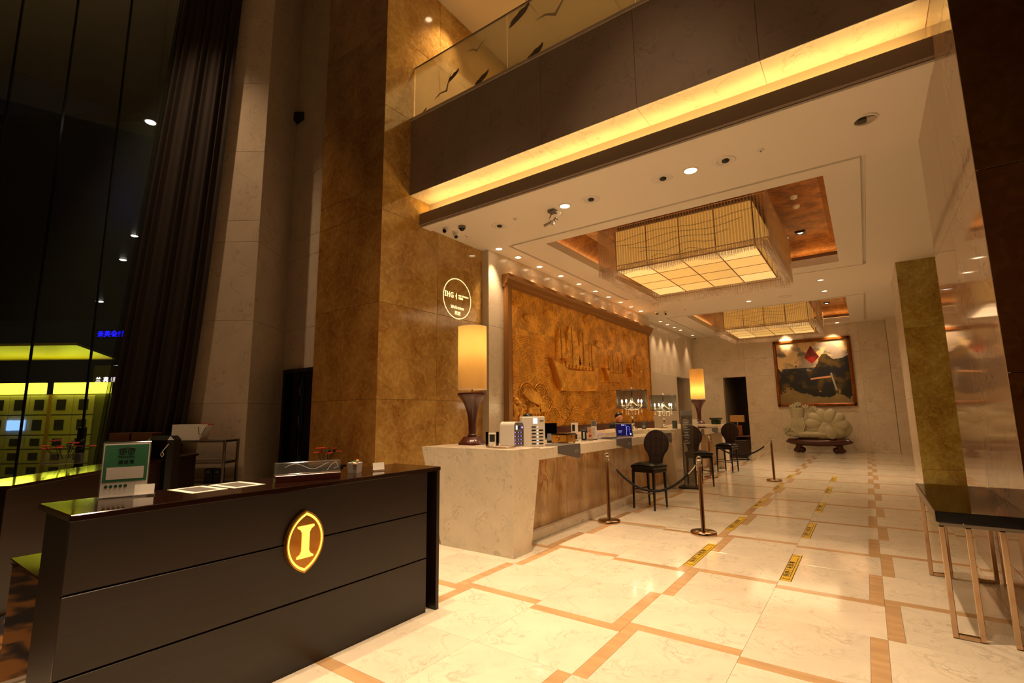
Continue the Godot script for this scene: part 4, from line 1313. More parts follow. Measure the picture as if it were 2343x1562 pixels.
# ---------------------------------------------------------------- on the counters
func card(at: Vector3, turn: float, w: float, h: float, m, label: String, lean := 0.12):
	var o = thing("brochure_stand", label, "stand", at, turn, "small cards standing on the near counter")
	var b := Basis(Vector3.RIGHT, -lean)
	put("sheet", B(b * Vector3(0, h * 0.5, 0) + Vector3(0, 0.008, 0), Vector3(w - 0.006, h, 0.003), 0.0, b), m, o)
	put("holder", B(b * Vector3(0, h * 0.5, -0.006) + Vector3(0, 0.008, 0), Vector3(w, h + 0.006, 0.004), 0.001, b), M.acrylic, o)
	put("foot", B(Vector3(0, 0.005, 0.0), Vector3(w, 0.01, 0.07), 0.002), M.dark_grey, o)
	return o

func on_face(o, called: String, x: float, y: float, w: float, h: float, m, lean := 0.12, z := 0.0022):
	var b := Basis(Vector3.RIGHT, -lean)
	return put(called, B(b * Vector3(x, y, z) + Vector3(0, 0.008, 0), Vector3(w, h, 0.001), 0.0, b), m, o)

func build_counter_things():
	for q in [[-5.52, -6.12, "grey logo mat draped over the counter edge nearest the charging station"], [-7.34, -7.95, "grey logo mat draped over the counter edge below the tablet screen"], [-9.49, -10.04, "grey logo mat draped over the near counter's far end by the stool"]]:
		cloth_mat(q[0], q[1], q[2], 0.09, 0.195)
	cloth_mat(-12.0, -12.5, "grey logo mat on the far counter just behind the tall signboard", 0.08, 0.17)
	cloth_mat(-13.27, -13.86, "grey logo mat on the far counter beside the farthest stool", 0.08, 0.16)
	drum_lamp(Vector3(-4.34, LEG, -5.12), "tall yellow drum lamp on the counter corner below the projected circle", 1.36, 0.15)
	drum_lamp(Vector3(-3.98, 1.2, -14.88), "tall yellow drum lamp glowing at the far end of the far counter", 0.98, 0.13)
	var la = crystal_lamp(Vector3(-3.86, SHELF, -9.55), "crystal lamp with sheer black shade behind the tablet screen, nearer of the pair")
	la.scale = Vector3.ONE * 1.13
	var lb = crystal_lamp(Vector3(-3.58, 1.2, -10.62), "crystal lamp with sheer black shade on the counter end block, farther of the pair")
	lb.scale = Vector3.ONE * 1.02
	# acrylic clock between black blocks
	var o = thing("desk_clock", "small white framed digital clock between two black side bars beside the drum lamp", "clock", Vector3(-3.92, LEG, -5.02), deg_to_rad(32))
	put("case", B(Vector3(0, 0.085, 0), Vector3(0.10, 0.16, 0.03), 0.006), M.white, o)
	put("display", B(Vector3(0, 0.10, 0.0155), Vector3(0.066, 0.09, 0.002)), M.dark_grey, o)
	for s in [-1, 1]:
		put("side_bar", B(Vector3(s * 0.068, 0.09, 0), Vector3(0.03, 0.18, 0.05), 0.003), M.black_gloss, o)
	put("foot", B(Vector3(0, 0.003, 0.0), Vector3(0.17, 0.006, 0.07)), M.white, o)
	# shallow tray
	o = thing("tray", "flat round-ended white tray lying in front of the rounded charging box", "tray", Vector3(-3.62, LEG, -4.80))
	var g := Geo.new()
	var pl := PackedVector2Array()
	for k in 28:
		var a := TAU * k / 28.0
		pl.append(Vector2(signf(cos(a)) * 0.10 + cos(a) * 0.09, sin(a) * 0.09))
	g.prism(pl, 0.0, 0.012, Transform3D(Basis(Vector3.RIGHT, -PI / 2), Vector3.ZERO))
	put("dish", g, M.white, o)
	for k in pl.size():
		pl[k] = pl[k] * 1.06
	g = Geo.new()
	var rim := []
	for k in pl.size() + 1:
		rim.append(Vector3(pl[k % pl.size()].x, 0.014, -pl[k % pl.size()].y))
	put("rim", g.tube(rim, 0.006, 6, false), M.bronze_chrome, o)
	# rounded power bank box
	o = thing("charging_box", "rounded white power bank box with grey front and purple lights next to the desk clock", "charger", Vector3(-3.63, LEG, -5.05), PI / 2)
	var rb := PackedVector2Array([Vector2(-0.105, 0.0), Vector2(0.105, 0.0)])
	for k in 9:
		var a := PI / 2 * k / 8.0
		rb.append(Vector2(0.055 + cos(a) * 0.05, 0.255 + sin(a) * 0.05))
	for k in 9:
		var a := PI / 2 + PI / 2 * k / 8.0
		rb.append(Vector2(-0.055 + cos(a) * 0.05, 0.255 + sin(a) * 0.05))
	put("shell", Geo.new().prism(rb, -0.11, 0.105), M.white, o)
	var inner := PackedVector2Array()
	for p in rb:
		inner.append((p - Vector2(0, 0.152)) * 0.93 + Vector2(0, 0.152))
	put("front_panel", Geo.new().prism(inner, 0.105, 0.109), M.grey, o)
	put("screen", B(Vector3(-0.055, 0.235, 0.11), Vector3(0.028, 0.05, 0.003)), glow(Color(0.92, 0.92, 1.0), 1.6), o)
	put("badge", B(Vector3(0.0, 0.235, 0.11), Vector3(0.035, 0.035, 0.003), 0.001), M.dark_grey, o)
	var vio := glow(Color(0.55, 0.45, 1.0), 2.5)
	for r in 4:
		for c in 3:
			put("slot", B(Vector3(-0.062 + c * 0.062, 0.175 - r * 0.045, 0.11), Vector3(0.042, 0.012, 0.003), 0.001), M.dark_grey, o)
			put("light", Geo.new().ball(Vector3(-0.086 + c * 0.062, 0.176 - r * 0.045, 0.111), Vector3.ONE * 0.005, 8, 6), vio, o)
	put("light", Geo.new().ball(Vector3(0.06, 0.235, 0.111), Vector3.ONE * 0.012, 10, 8), vio, o)
	# upright rental station
	o = thing("charging_station", "upright white power bank station with two columns of dark slots beside the first grey mat", "charger", Vector3(-3.46, LEDGE, -5.29), deg_to_rad(49))
	put("body", B(Vector3(0, 0.19, -0.08), Vector3(0.30, 0.38, 0.15), 0.008), M.white, o)
	put("screen", B(Vector3(0.02, 0.325, -0.003), Vector3(0.05, 0.065, 0.004)), glow(Color(0.9, 0.96, 1.0), 2.2), o)
	for r in 6:
		for c in 2:
			if r == 0 and c == 1:
				continue
			put("slot", B(Vector3(0.0 + c * 0.095, 0.25 - r * 0.042, -0.004), Vector3(0.058, 0.016, 0.004), 0.002), M.black, o)
		put("light", Geo.new().ball(Vector3(0.05, 0.25 - r * 0.042, -0.003), Vector3.ONE * 0.0045, 8, 6), glow(Color(0.9, 0.95, 1.0), 3.0), o)
	put("badge", B(Vector3(0.105, 0.325, -0.004), Vector3(0.05, 0.016, 0.003)), M.grey, o)
	# payment terminal with black screen
	o = thing("payment_terminal", "black payment screen with a small reader leaning behind the golden box", "terminal", Vector3(-3.80, LEDGE, -6.25), deg_to_rad(25))
	var lb2 := Basis(Vector3.RIGHT, -0.2)
	put("screen", B(Vector3(0, 0.17, 0), Vector3(0.19, 0.22, 0.02), 0.004, lb2), M.black_gloss, o)
	put("reader", B(Vector3(0.01, 0.075, 0.09), Vector3(0.10, 0.13, 0.02), 0.004, Basis(Vector3.RIGHT, -0.7)), M.dark_grey, o)
	put("stand", B(Vector3(0, 0.03, -0.01), Vector3(0.10, 0.06, 0.12), 0.006), M.black, o)
	var cb := []
	for k in 12:
		var a := PI * k / 11.0
		cb.append(Vector3(-0.09 - sin(a) * 0.07, 0.02 + 0.20 * k / 11.0, -0.02))
	put("cable", Geo.new().tube(cb, 0.004, 6), M.black, o)
	# golden casket
	o = thing("casket", "small gleaming golden box on short feet next to the first grey mat", "box", Vector3(-3.53, LEDGE, -6.16))
	put("body", B(Vector3(0, 0.07, 0), Vector3(0.25, 0.11, 0.25), 0.008), M.gold_bright, o)
	put("lid", B(Vector3(0, 0.132, 0), Vector3(0.262, 0.018, 0.262), 0.005), M.black_gloss, o)
	for s in [[-1, -1], [1, -1], [-1, 1], [1, 1]]:
		put("foot", Geo.new().ball(Vector3(s[0] * 0.11, 0.012, s[1] * 0.11), Vector3(0.016, 0.013, 0.016), 10, 6), M.gold_bright, o)
	put("clasp", B(Vector3(0.128, 0.09, 0), Vector3(0.008, 0.02, 0.03), 0.002), M.gold_frame, o)
	put("boss", Geo.new().ball(Vector3(-0.02, 0.07, 0.127), Vector3(0.03, 0.03, 0.012), 12, 8), M.gold_bright, o)
	# cards
	var c1 = card(Vector3(-3.62, LEDGE, -6.66), deg_to_rad(28), 0.105, 0.27, M.white_matte, "tall white card with two dark phone pictures in an acrylic holder")
	on_face(c1, "print", -0.016, 0.19, 0.042, 0.10, M.dark_grey)
	on_face(c1, "print", 0.022, 0.06, 0.034, 0.075, M.dark_grey)
	on_face(c1, "stripe", 0.0, 0.115, 0.08, 0.006, mat(Color(0.75, 0.45, 0.35), 0.6))
	var c2 = card(Vector3(-3.58, LEDGE, -6.88), deg_to_rad(28), 0.085, 0.18, M.dark_grey, "short card with a dark photograph beside the pink one")
	on_face(c2, "print", 0.0, 0.07, 0.02, 0.10, M.white_matte)
	on_face(c2, "print", 0.0, 0.155, 0.07, 0.03, M.grey)
	var c3 = card(Vector3(-3.53, LEDGE, -6.99), deg_to_rad(28), 0.085, 0.19, mat(Color(0.88, 0.70, 0.58), 0.7), "short pink card with red print between taller white cards")
	for k in 4:
		on_face(c3, "print", -0.01 + 0.01 * (k % 2), 0.165 - k * 0.02, 0.04, 0.007, mat(Color(0.5, 0.2, 0.15), 0.7))
	on_face(c3, "print", 0.0, 0.06, 0.04, 0.04, mat(Color(0.62, 0.30, 0.20), 0.7))
	var c4 = card(Vector3(-3.55, LEDGE, -7.17), deg_to_rad(28), 0.09, 0.29, M.white_matte, "tallest white card with a grey picture on top, last of the row")
	on_face(c4, "print", 0.0, 0.245, 0.078, 0.085, M.grey)
	for k in 7:
		on_face(c4, "print", -0.01, 0.17 - k * 0.02, 0.05, 0.004, M.grey)
	# pad, pen and tablet
	o = thing("writing_pad", "thin black writing pad with a white pen lying on the ledge before the tablet", "pad", Vector3(-3.50, LEDGE + 0.0065, -7.62))
	put("board", B(Vector3(0, 0.004, 0), Vector3(0.18, 0.008, 0.24), 0.002), M.black, o)
	put("pen", Geo.new().tube([Vector3(-0.02, 0.013, -0.08), Vector3(0.03, 0.013, 0.07)], 0.005, 8), M.white, o)
	var scr := picture(160, 120, func(x, y):
		var c := Color(0.05, 0.045, 0.26)
		var dx := absf(x - (95.0 + y * 0.13 + 9.0 * sin(y * 0.045)))
		c = c.lerp(Color(0.75, 0.78, 1.0), clampf(1.2 - dx / 3.0, 0.0, 1.0))
		var r := Vector2(x - 122.0, (y - 46.0) * 0.8).length()
		if y < 60:
			c = c.lerp(Color(0.55, 0.6, 1.0), clampf(1.0 - absf(r - 20.0) / 5.0, 0.0, 1.0) * 0.8)
		c = c.lerp(Color(0.6, 0.65, 1.0), clampf(1.0 - absf(x - (130.0 + (y - 50.0) * 0.2)) / 5.0, 0.0, 1.0) * (0.7 if y > 45 and y < 95 else 0.0))
		if Vector2(x - 143, y - 103).length() < 9.0: c = Color(0.85, 0.92, 1.0)
		if y < 12 and absf(x - 70) < 18: c = Color(0.7, 0.72, 0.95)
		if x > 16 and x < 58 and y > 64 and y < 72 and (x % 4) < 3: c = Color(0.8, 0.85, 1.0)
		if x > 16 and x < 48 and ((y > 78 and y < 83) or (y > 88 and y < 93)) and (x % 5) < 3: c = Color(0.65, 0.7, 0.95)
		return c)
	o = thing("tablet_screen", "tilted silver tablet showing a deep blue picture with white light trails", "screen", Vector3(-3.48, LEDGE, -8.22), deg_to_rad(45))
	var tb := Basis(Vector3.RIGHT, -0.22)
	put("case", B(tb * Vector3(0, 0.118, 0), Vector3(0.31, 0.236, 0.014), 0.004, tb), M.steel, o)
	var sm := textured(scr, Color(0.2, 0.2, 0.2), 0.2)
	sm.emission_enabled = true
	sm.emission_texture = scr
	sm.emission = Color.WHITE
	sm.emission_operator = BaseMaterial3D.EMISSION_OP_MULTIPLY
	sm.emission_energy_multiplier = 1.0
	g = Geo.new()
	var f0 := Vector3(0, 0, 0.0085)
	g.poly([tb * (f0 + Vector3(-0.14, 0.02, 0)), tb * (f0 + Vector3(0.14, 0.02, 0)), tb * (f0 + Vector3(0.14, 0.215, 0)), tb * (f0 + Vector3(-0.14, 0.215, 0))], null, [Vector2(0, 1), Vector2(1, 1), Vector2(1, 0), Vector2(0, 0)])
	put("display", g, sm, o)
	area(tb * Vector3(0, 0.12, 0.012), tb * Vector3(0, 0, 1), 0.28, 0.2, 0.02, Color(0.5, 0.5, 1.0), o)
	put("prop", B(Vector3(0, 0.07, -0.075), Vector3(0.10, 0.14, 0.006), 0.002, Basis(Vector3.RIGHT, 0.45)), M.steel, o)
	o = thing("folded_cloth", "dark rounded bundle resting on the raised shelf left of the tablet", "bundle", Vector3(-4.05, SHELF, -7.95))
	g = Geo.new()
	g.ball(Vector3(0, 0.045, 0), Vector3(0.12, 0.05, 0.20), 18, 10)
	g.ball(Vector3(0.01, 0.075, -0.04), Vector3(0.09, 0.045, 0.11), 18, 10)
	put("body", g, mat(Color(0.10, 0.12, 0.09), 0.8), o)
	put("strap", Geo.new().tube([Vector3(0.05, 0.09, 0.10), Vector3(0.09, 0.10, 0.0), Vector3(0.08, 0.09, -0.12)], 0.012, 6), mat(Color(0.28, 0.30, 0.24), 0.8), o)
	o = thing("papers", "loose white papers lying on the raised shelf under the nearer crystal lamp", "papers", Vector3(-4.05, SHELF, -9.25), 0.4)
	for k in 4:
		put("sheet", B(Vector3(0.02 * k, 0.002 + 0.003 * k, 0.015 * k), Vector3(0.21, 0.002, 0.297), 0.0, Basis(Vector3.UP, 0.12 * k)), M.paper, o)
	o = thing("card_reader", "little dark upright card reader beside the nearer crystal lamp", "terminal", Vector3(-3.80, SHELF, -10.0), 0.3)
	put("body", B(Vector3(0, 0.07, 0), Vector3(0.09, 0.14, 0.05), 0.008, Basis(Vector3.RIGHT, -0.2)), M.dark_grey, o)
	put("keys", B(Vector3(0, 0.05, 0.032), Vector3(0.06, 0.05, 0.006), 0.001, Basis(Vector3.RIGHT, -0.2)), M.grey, o)
	o = thing("small_speaker", "small dark upright box on the end block right of the farther crystal lamp", "box", Vector3(-3.42, 1.2, -10.82))
	put("body", B(Vector3(0, 0.085, 0), Vector3(0.09, 0.17, 0.07), 0.006), M.dark_grey, o)
	put("foot", B(Vector3(0, 0.004, 0), Vector3(0.1, 0.008, 0.08)), M.black, o)
	# far counter
	o = thing("green_bowl", "deep green glazed bowl with broad rim on the far counter end", "bowl", Vector3(-3.52, 1.2, -14.86))
	put("bowl", Geo.new().lathe([Vector2(0.0001, 0.0), Vector2(0.125, 0.0), Vector2(0.13, 0.11), Vector2(0.16, 0.13), Vector2(0.175, 0.15), Vector2(0.172, 0.175), Vector2(0.155, 0.18), Vector2(0.12, 0.165), Vector2(0.0001, 0.16)], 40), mat(Color(0.03, 0.16, 0.09), 0.12), o)
	put("ring", Geo.new().ring(Vector3(0, 0.115, 0), 0.128, 0.134, 0.008, 40), mat(Color(0.05, 0.20, 0.11), 0.15), o)
	o = thing("brochure_stand", "small white card standing on the far counter right behind the tall signboard", "stand", Vector3(-3.5, LEDGE, -12.65), deg_to_rad(20))
	put("sheet", B(Vector3(0, 0.12, 0), Vector3(0.12, 0.24, 0.004)), M.white_matte, o)
	put("foot", B(Vector3(0, 0.005, 0), Vector3(0.12, 0.01, 0.07)), M.acrylic, o)
	o = thing("desk_phone", "wooden tray with a white handset on the far counter before the drum lamp", "phone", Vector3(-3.55, LEDGE, -13.35))
	put("tray", B(Vector3(0, 0.02, 0), Vector3(0.20, 0.04, 0.26), 0.006), M.mahogany, o)
	put("handset", B(Vector3(0.02, 0.052, 0.03), Vector3(0.06, 0.03, 0.18), 0.010, Basis(Vector3.UP, 0.4)), M.white, o)

# ---------------------------------------------------------------- floor of the hall
func bar_stool():
	var o = thing("bar_stool", "bar stool", "stool")
	var leg_tops := [Vector3(-0.19, 0.62, 0.17), Vector3(0.19, 0.62, 0.17), Vector3(-0.16, 0.62, -0.20), Vector3(0.16, 0.62, -0.20)]
	for p in leg_tops:
		var b: Vector3 = Vector3(p.x * 1.02, 0.0, p.z * 1.12)
		put("leg", hexa([b.x - 0.011, b.x + 0.011, b.z + 0.011, b.z - 0.011, 0.0], [p.x - 0.02, p.x + 0.02, p.z + 0.02, p.z - 0.02, 0.62]), M.black_wood, o)
	put("apron", span(-0.205, 0.205, 0.58, 0.64, -0.21, 0.185, 0.006), M.black_wood, o)
	var st := Geo.new()
	st.sheet(16, 16, func(u, v):
		var x: float = (u - 0.5) * 0.44
		var z: float = (0.5 - v) * 0.43
		var e: float = pow(absf(u - 0.5) * 2.0, 5.0) + pow(absf(v - 0.5) * 2.0, 5.0)
		return Vector3(x, 0.735 - 0.045 * minf(e, 1.0) + 0.008 * cos(u * PI - PI / 2), z))
	st.box(Vector3(0, 0.665, 0), Vector3(0.44, 0.055, 0.43), 0.015)
	put("seat", st, M.black_leather, o)
	for q in [[Vector3(-0.19, 0.26, 0.18), Vector3(0.19, 0.26, 0.18)], [Vector3(-0.19, 0.30, 0.18), Vector3(-0.17, 0.30, -0.215)], [Vector3(0.19, 0.30, 0.18), Vector3(0.17, 0.30, -0.215)], [Vector3(-0.17, 0.26, -0.215), Vector3(0.17, 0.26, -0.215)]]:
		put("foot_rail", Geo.new().tube(q, 0.011, 8), M.steel if absf(q[0].y - 0.26) < 0.01 and q[0].z > 0 else M.black_wood, o)
	# balloon back, narrow at the seat
	var pl := PackedVector2Array()
	for k in 40:
		var a := -PI / 2 + TAU * (k + 0.5) / 40.0
		var r := 0.205
		var p := Vector2(cos(a) * r, 0.98 + sin(a) * r)
		if p.y < 0.9:
			var f := clampf((0.9 - p.y) / 0.13, 0.0, 1.0)
			p = Vector2(signf(cos(a)) * lerpf(absf(p.x), 0.10, f * 0.4), p.y)
		pl.append(p)
	var body := PackedVector2Array()
	body.append(Vector2(0.095, 0.66))
	body.append(Vector2(0.105, 0.74))
	body.append(Vector2(0.14, 0.82))
	for k in 33:
		var a := -0.55 + (PI + 1.1) * k / 32.0
		body.append(Vector2(cos(a) * 0.21, 0.97 + sin(a) * 0.205))
	body.append(Vector2(-0.14, 0.82))
	body.append(Vector2(-0.105, 0.74))
	body.append(Vector2(-0.095, 0.66))
	var tilt := Transform3D(Basis(Vector3.RIGHT, -0.10), Vector3(0, 0.06, -0.155))
	put("backrest", Geo.new().prism(body, -0.025, 0.03, tilt, Rect2(-0.21, 0.66, 0.42, 0.53)), M.plaid, o)
	var rim := []
	for p in body:
		rim.append(tilt * Vector3(p.x, p.y, 0.002))
	put("piping", Geo.new().tube(rim, 0.029, 8), M.plaid, o)
	return o

func stanchion(at: Vector3, label: String, hooks: Array):
	var o = thing("stanchion", label, "post", at, 0.0, "polished steel rope posts")
	put("base", Geo.new().lathe([Vector2(0.0001, 0.0), Vector2(0.16, 0.0), Vector2(0.162, 0.012), Vector2(0.160, 0.032), Vector2(0.150, 0.042), Vector2(0.03, 0.046), Vector2(0.0001, 0.046)], 48), M.bronze_chrome, o)
	put("pole", Geo.new().lathe([Vector2(0.031, 0.044), Vector2(0.026, 0.06), Vector2(0.0255, 0.86), Vector2(0.0001, 0.86)], 28), M.bronze_chrome, o)
	put("collar", Geo.new().lathe([Vector2(0.026, 0.85), Vector2(0.034, 0.856), Vector2(0.034, 0.875), Vector2(0.022, 0.885), Vector2(0.022, 0.90), Vector2(0.03, 0.905), Vector2(0.012, 0.915)], 28), M.chrome, o)
	put("ball", Geo.new().ball(Vector3(0, 0.943, 0), Vector3.ONE * 0.036, 24, 14), M.chrome, o)
	for d in hooks:
		put("hook", Geo.new().tube([Vector3(d * 0.024, 0.862, 0), Vector3(d * 0.05, 0.862, 0), Vector3(d * 0.062, 0.85, 0), Vector3(d * 0.055, 0.835, 0)], 0.005, 6), M.chrome, o)
	return o

func rope(a: Vector3, b: Vector3, sag: float, label: String):
	var o = thing("barrier_rope", label, "rope", a)
	var pts := []
	var d := b - a
	for k in 41:
		var t := k / 40.0
		pts.append(d * t + Vector3(0, -4.0 * sag * t * (1.0 - t), 0))
	put("core", Geo.new().tube(pts.slice(3, 38), 0.014, 10), M.rope, o)
	for s in 3:
		var tw := []
		for k in 141:
			var t := 0.09 + 0.82 * k / 140.0
			var c := d * t + Vector3(0, -4.0 * sag * t * (1.0 - t), 0)
			var an := t * 190.0 + s * TAU / 3.0
			tw.append(c + Vector3(0, cos(an), 0) * 0.011 + Vector3(0, 0, sin(an)) * 0.011)
		put("strand", Geo.new().tube(tw, 0.009, 5), M.rope, o)
	put("clasp", Geo.new().tube(pts.slice(0, 5), 0.009, 10), M.chrome, o)
	put("clasp", Geo.new().tube(pts.slice(36, 41), 0.009, 10), M.chrome, o)
	return o

func floor_sticker(x: float, z: float, label: String):
	var o = thing("floor_sticker", label, "sticker", Vector3(x, 0.0, z), 0.0, "yellow distance stickers on the floor")
	var xf := Transform3D(Basis(Vector3(0, 0, -1), Vector3(-1, 0, 0), Vector3(0, 1, 0)), Vector3.ZERO)
	put("film", B(Vector3(0.5, 0.0, 0.0005), Vector3(1.0, 0.1, 0.001)).move(xf), M.sticker, o)
	var ln := Geo.new()
	for s in [-1, 1]:
		ln.box(Vector3(0.5, s * 0.046, 0.0012), Vector3(1.0, 0.006, 0.0006))
	ln.box(Vector3(0.5, -0.022, 0.0012), Vector3(0.72, 0.006, 0.0006))
	for e in [[0.06, 0.10], [0.94, 0.90]]:
		ln.box(Vector3(e[0], 0.002, 0.0012), Vector3(0.012, 0.055, 0.0006))
		ln.box(Vector3((e[0] + e[1]) * 0.5, 0.028, 0.0012), Vector3(0.04, 0.005, 0.0006))
		ln.box(Vector3((e[0] + e[1]) * 0.5, -0.024, 0.0012), Vector3(0.04, 0.005, 0.0006))
	put("border", ln.move(xf), M.sticker_ink, o)
	var g := Geo.new()
	han(g, "保持", 0.14, -0.012, 0.052, 0.0075, 0.0006, 0.0013, 1.1, 1.7)
	g.box(Vector3(0.37, 0.014, 0.0013), Vector3(0.012, 0.05, 0.0006))
	han(g, "米距离", 0.42, -0.012, 0.052, 0.0075, 0.0006, 0.0013, 1.1, 1.7)
	put("lettering", g.move(xf), M.sticker_ink, o)

func build_front_of_house():
	M.sticker = mat(Color(0.86, 0.72, 0.10), 0.35)
	M.sticker_ink = mat(Color(0.16, 0.12, 0.05), 0.5)
	# stools
	var s = bar_stool()
	s.set_meta("label", "black bar stool with plaid balloon back inside the nearest rope barrier")
	s.set_meta("group", "bar stools with plaid balloon backs")
	s.position = Vector3(-3.03, 0, -8.10)
	s.rotation.y = -0.22
	dup(s, Vector3(-3.02, 0, -11.05), 0.75, "black bar stool with plaid balloon back half hidden behind the tall signboard")
	dup(s, Vector3(-3.08, 0, -13.95), -0.20, "black bar stool with plaid balloon back at the farthest mat")
	# posts and ropes
	stanchion(Vector3(-3.146, 0, -6.735), "polished steel rope post standing close to the onyx front, near end", [1])
	stanchion(Vector3(-1.847, 0, -6.75), "polished steel rope post standing foremost on the open floor", [-1])
	stanchion(Vector3(-3.16, 0, -12.5), "polished steel rope post between the two far bar stools", [1])
	stanchion(Vector3(-1.825, 0, -12.57), "polished steel rope post standing alone on the far open floor", [-1])
	rope(Vector3(-3.09, 0.845, -6.735), Vector3(-1.905, 0.845, -6.75), 0.36, "black twisted rope sagging between the two nearest posts")
	rope(Vector3(-3.105, 0.845, -12.5), Vector3(-1.88, 0.845, -12.57), 0.30, "black twisted rope sagging between the two far posts")
	var ord := ["nearest", "second nearest", "middle", "second farthest", "farthest"]
	var zl := [-5.32, -7.17, -9.02, -11.14, -13.16]
	var zr := [-5.35, -7.22, -9.10, -11.22, -13.18]
	for k in 5:
		floor_sticker(-1.63, zl[k], "yellow distance sticker in the row beside the posts, %s of that row" % ord[k])
		floor_sticker(-0.76, zr[k], "yellow distance sticker in the row out on the open floor, %s of that row" % ord[k])
	# tall signboard
	var o = thing("signboard", "tall narrow smoky glass signboard on a dark foot beside the second stool", "sign", Vector3(-3.13, 0, -10.62), 0.12)
	put("foot", B(Vector3(0, 0.02, 0), Vector3(0.40, 0.04, 0.36), 0.006), M.dark_grey, o)
	put("post", Geo.new().tube([Vector3(-0.085, 0.04, 0.0), Vector3(-0.085, 1.60, 0.0)], 0.013, 14), M.steel, o)
	var smoke := mat(Color(0.34, 0.31, 0.29, 0.55), 0.3)
	smoke.transparency = BaseMaterial3D.TRANSPARENCY_ALPHA
	put("panel", B(Vector3(0.03, 0.82, 0.012), Vector3(0.225, 1.50, 0.008), 0.002), smoke, o)
	put("header", B(Vector3(0.03, 1.53, 0.018), Vector3(0.225, 0.10, 0.006), 0.001), M.grey, o)
	var tx := Geo.new()
	for k in 15:
		tx.box(Vector3(0.0 + 0.006 * (k % 3), 1.40 - k * 0.032 - (0.05 if k > 3 else 0.0), 0.0175), Vector3(0.07 + 0.02 * ((k * 7) % 4), 0.006, 0.001))
	put("print", tx, M.white_matte, o)
	# side table by the near column
	o = thing("console_table", "black topped console table on polished steel frames beside the right hand column", "table", Vector3(0.575, 0, -5.49))
	put("top", B(Vector3(0, 0.80, 0), Vector3(0.50, 0.075, 1.64), 0.004), M.black_gloss, o)
	put("edge_strip", span(-0.257, -0.25, 0.768, 0.838, -0.82, 0.82, 0.001), M.steel, o)
	put("under_frame", span(-0.24, 0.24, 0.735, 0.762, -0.80, 0.80, 0.004), M.steel, o)
	for z in [0.79, -0.79]:
		for x in [-0.225, -0.085, 0.085, 0.225]:
			put("leg", B(Vector3(x, 0.37, z), Vector3(0.032, 0.73, 0.032), 0.003), M.bronze_chrome, o)
		for x in [-0.155, 0.155]:
			put("sled_bar", B(Vector3(x, 0.016, z), Vector3(0.108, 0.03, 0.032), 0.003), M.bronze_chrome, o)
	# light drawing on the pillar: a projector's picture, built as a thin lit film on the stone
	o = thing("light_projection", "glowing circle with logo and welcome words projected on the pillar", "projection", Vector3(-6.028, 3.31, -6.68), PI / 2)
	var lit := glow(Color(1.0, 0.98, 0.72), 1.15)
	put("circle", Geo.new().ring(Vector3.ZERO, 0.372, 0.387, 0.002, 72, Basis(Vector3.RIGHT, PI / 2)).move(Transform3D(Basis(), Vector3(0, 0.385, 0.002))), lit, o)
	var t = put("lettering", words("IHG", 0.10, 0.002, true), lit, o)
	t.position = Vector3(-0.225, 0.43, 0.002)
	put("drop", Geo.new().prism(PackedVector2Array([Vector2(-0.02, 0.50), Vector2(-0.045, 0.445), Vector2(-0.055, 0.43), Vector2(-0.045, 0.415), Vector2(-0.02, 0.36)]), 0.0, 0.003), lit, o)
	t = put("lettering", words("ONE REWARDS", 0.030, 0.002, true), lit, o)
	t.position = Vector3(0.165, 0.455, 0.002)
	var hg := Geo.new()
	han(hg, "优悦会", 0.03, 0.385, 0.04, 0.005, 0.002, 0.002)
	put("lettering", hg, lit, o)
	t = put("lettering", words("Welcome", 0.058, 0.002, true), lit, o)
	t.position = Vector3(0.0, 0.215, 0.002)
	hg = Geo.new()
	han(hg, "欢迎", -0.075, 0.075, 0.075, 0.009, 0.002, 0.002)
	put("lettering", hg, lit, o)

func vesica(k: float) -> PackedVector2Array:
	var p := PackedVector2Array()
	for s in [1, -1]:
		for i in 20:
			var y: float = s * (0.19 - 0.38 * i / 20.0)
			p.append(Vector2(s * (sqrt(0.204 * 0.204 - y * y) - 0.0757), y) * k)
	return p

func band_between(a: PackedVector2Array, b: PackedVector2Array, z0: float, z1: float) -> Geo:
	var g := Geo.new()
	var m := a.size()
	for i in m:
		var j := (i + 1) % m
		g.poly([Vector3(a[i].x, a[i].y, z1), Vector3(a[j].x, a[j].y, z1), Vector3(b[j].x, b[j].y, z1), Vector3(b[i].x, b[i].y, z1)], Vector3(0, 0, z0 - 1))
		g.poly([Vector3(a[i].x, a[i].y, z0), Vector3(a[j].x, a[j].y, z0), Vector3(a[j].x, a[j].y, z1), Vector3(a[i].x, a[i].y, z1)], Vector3.ZERO)
	return g

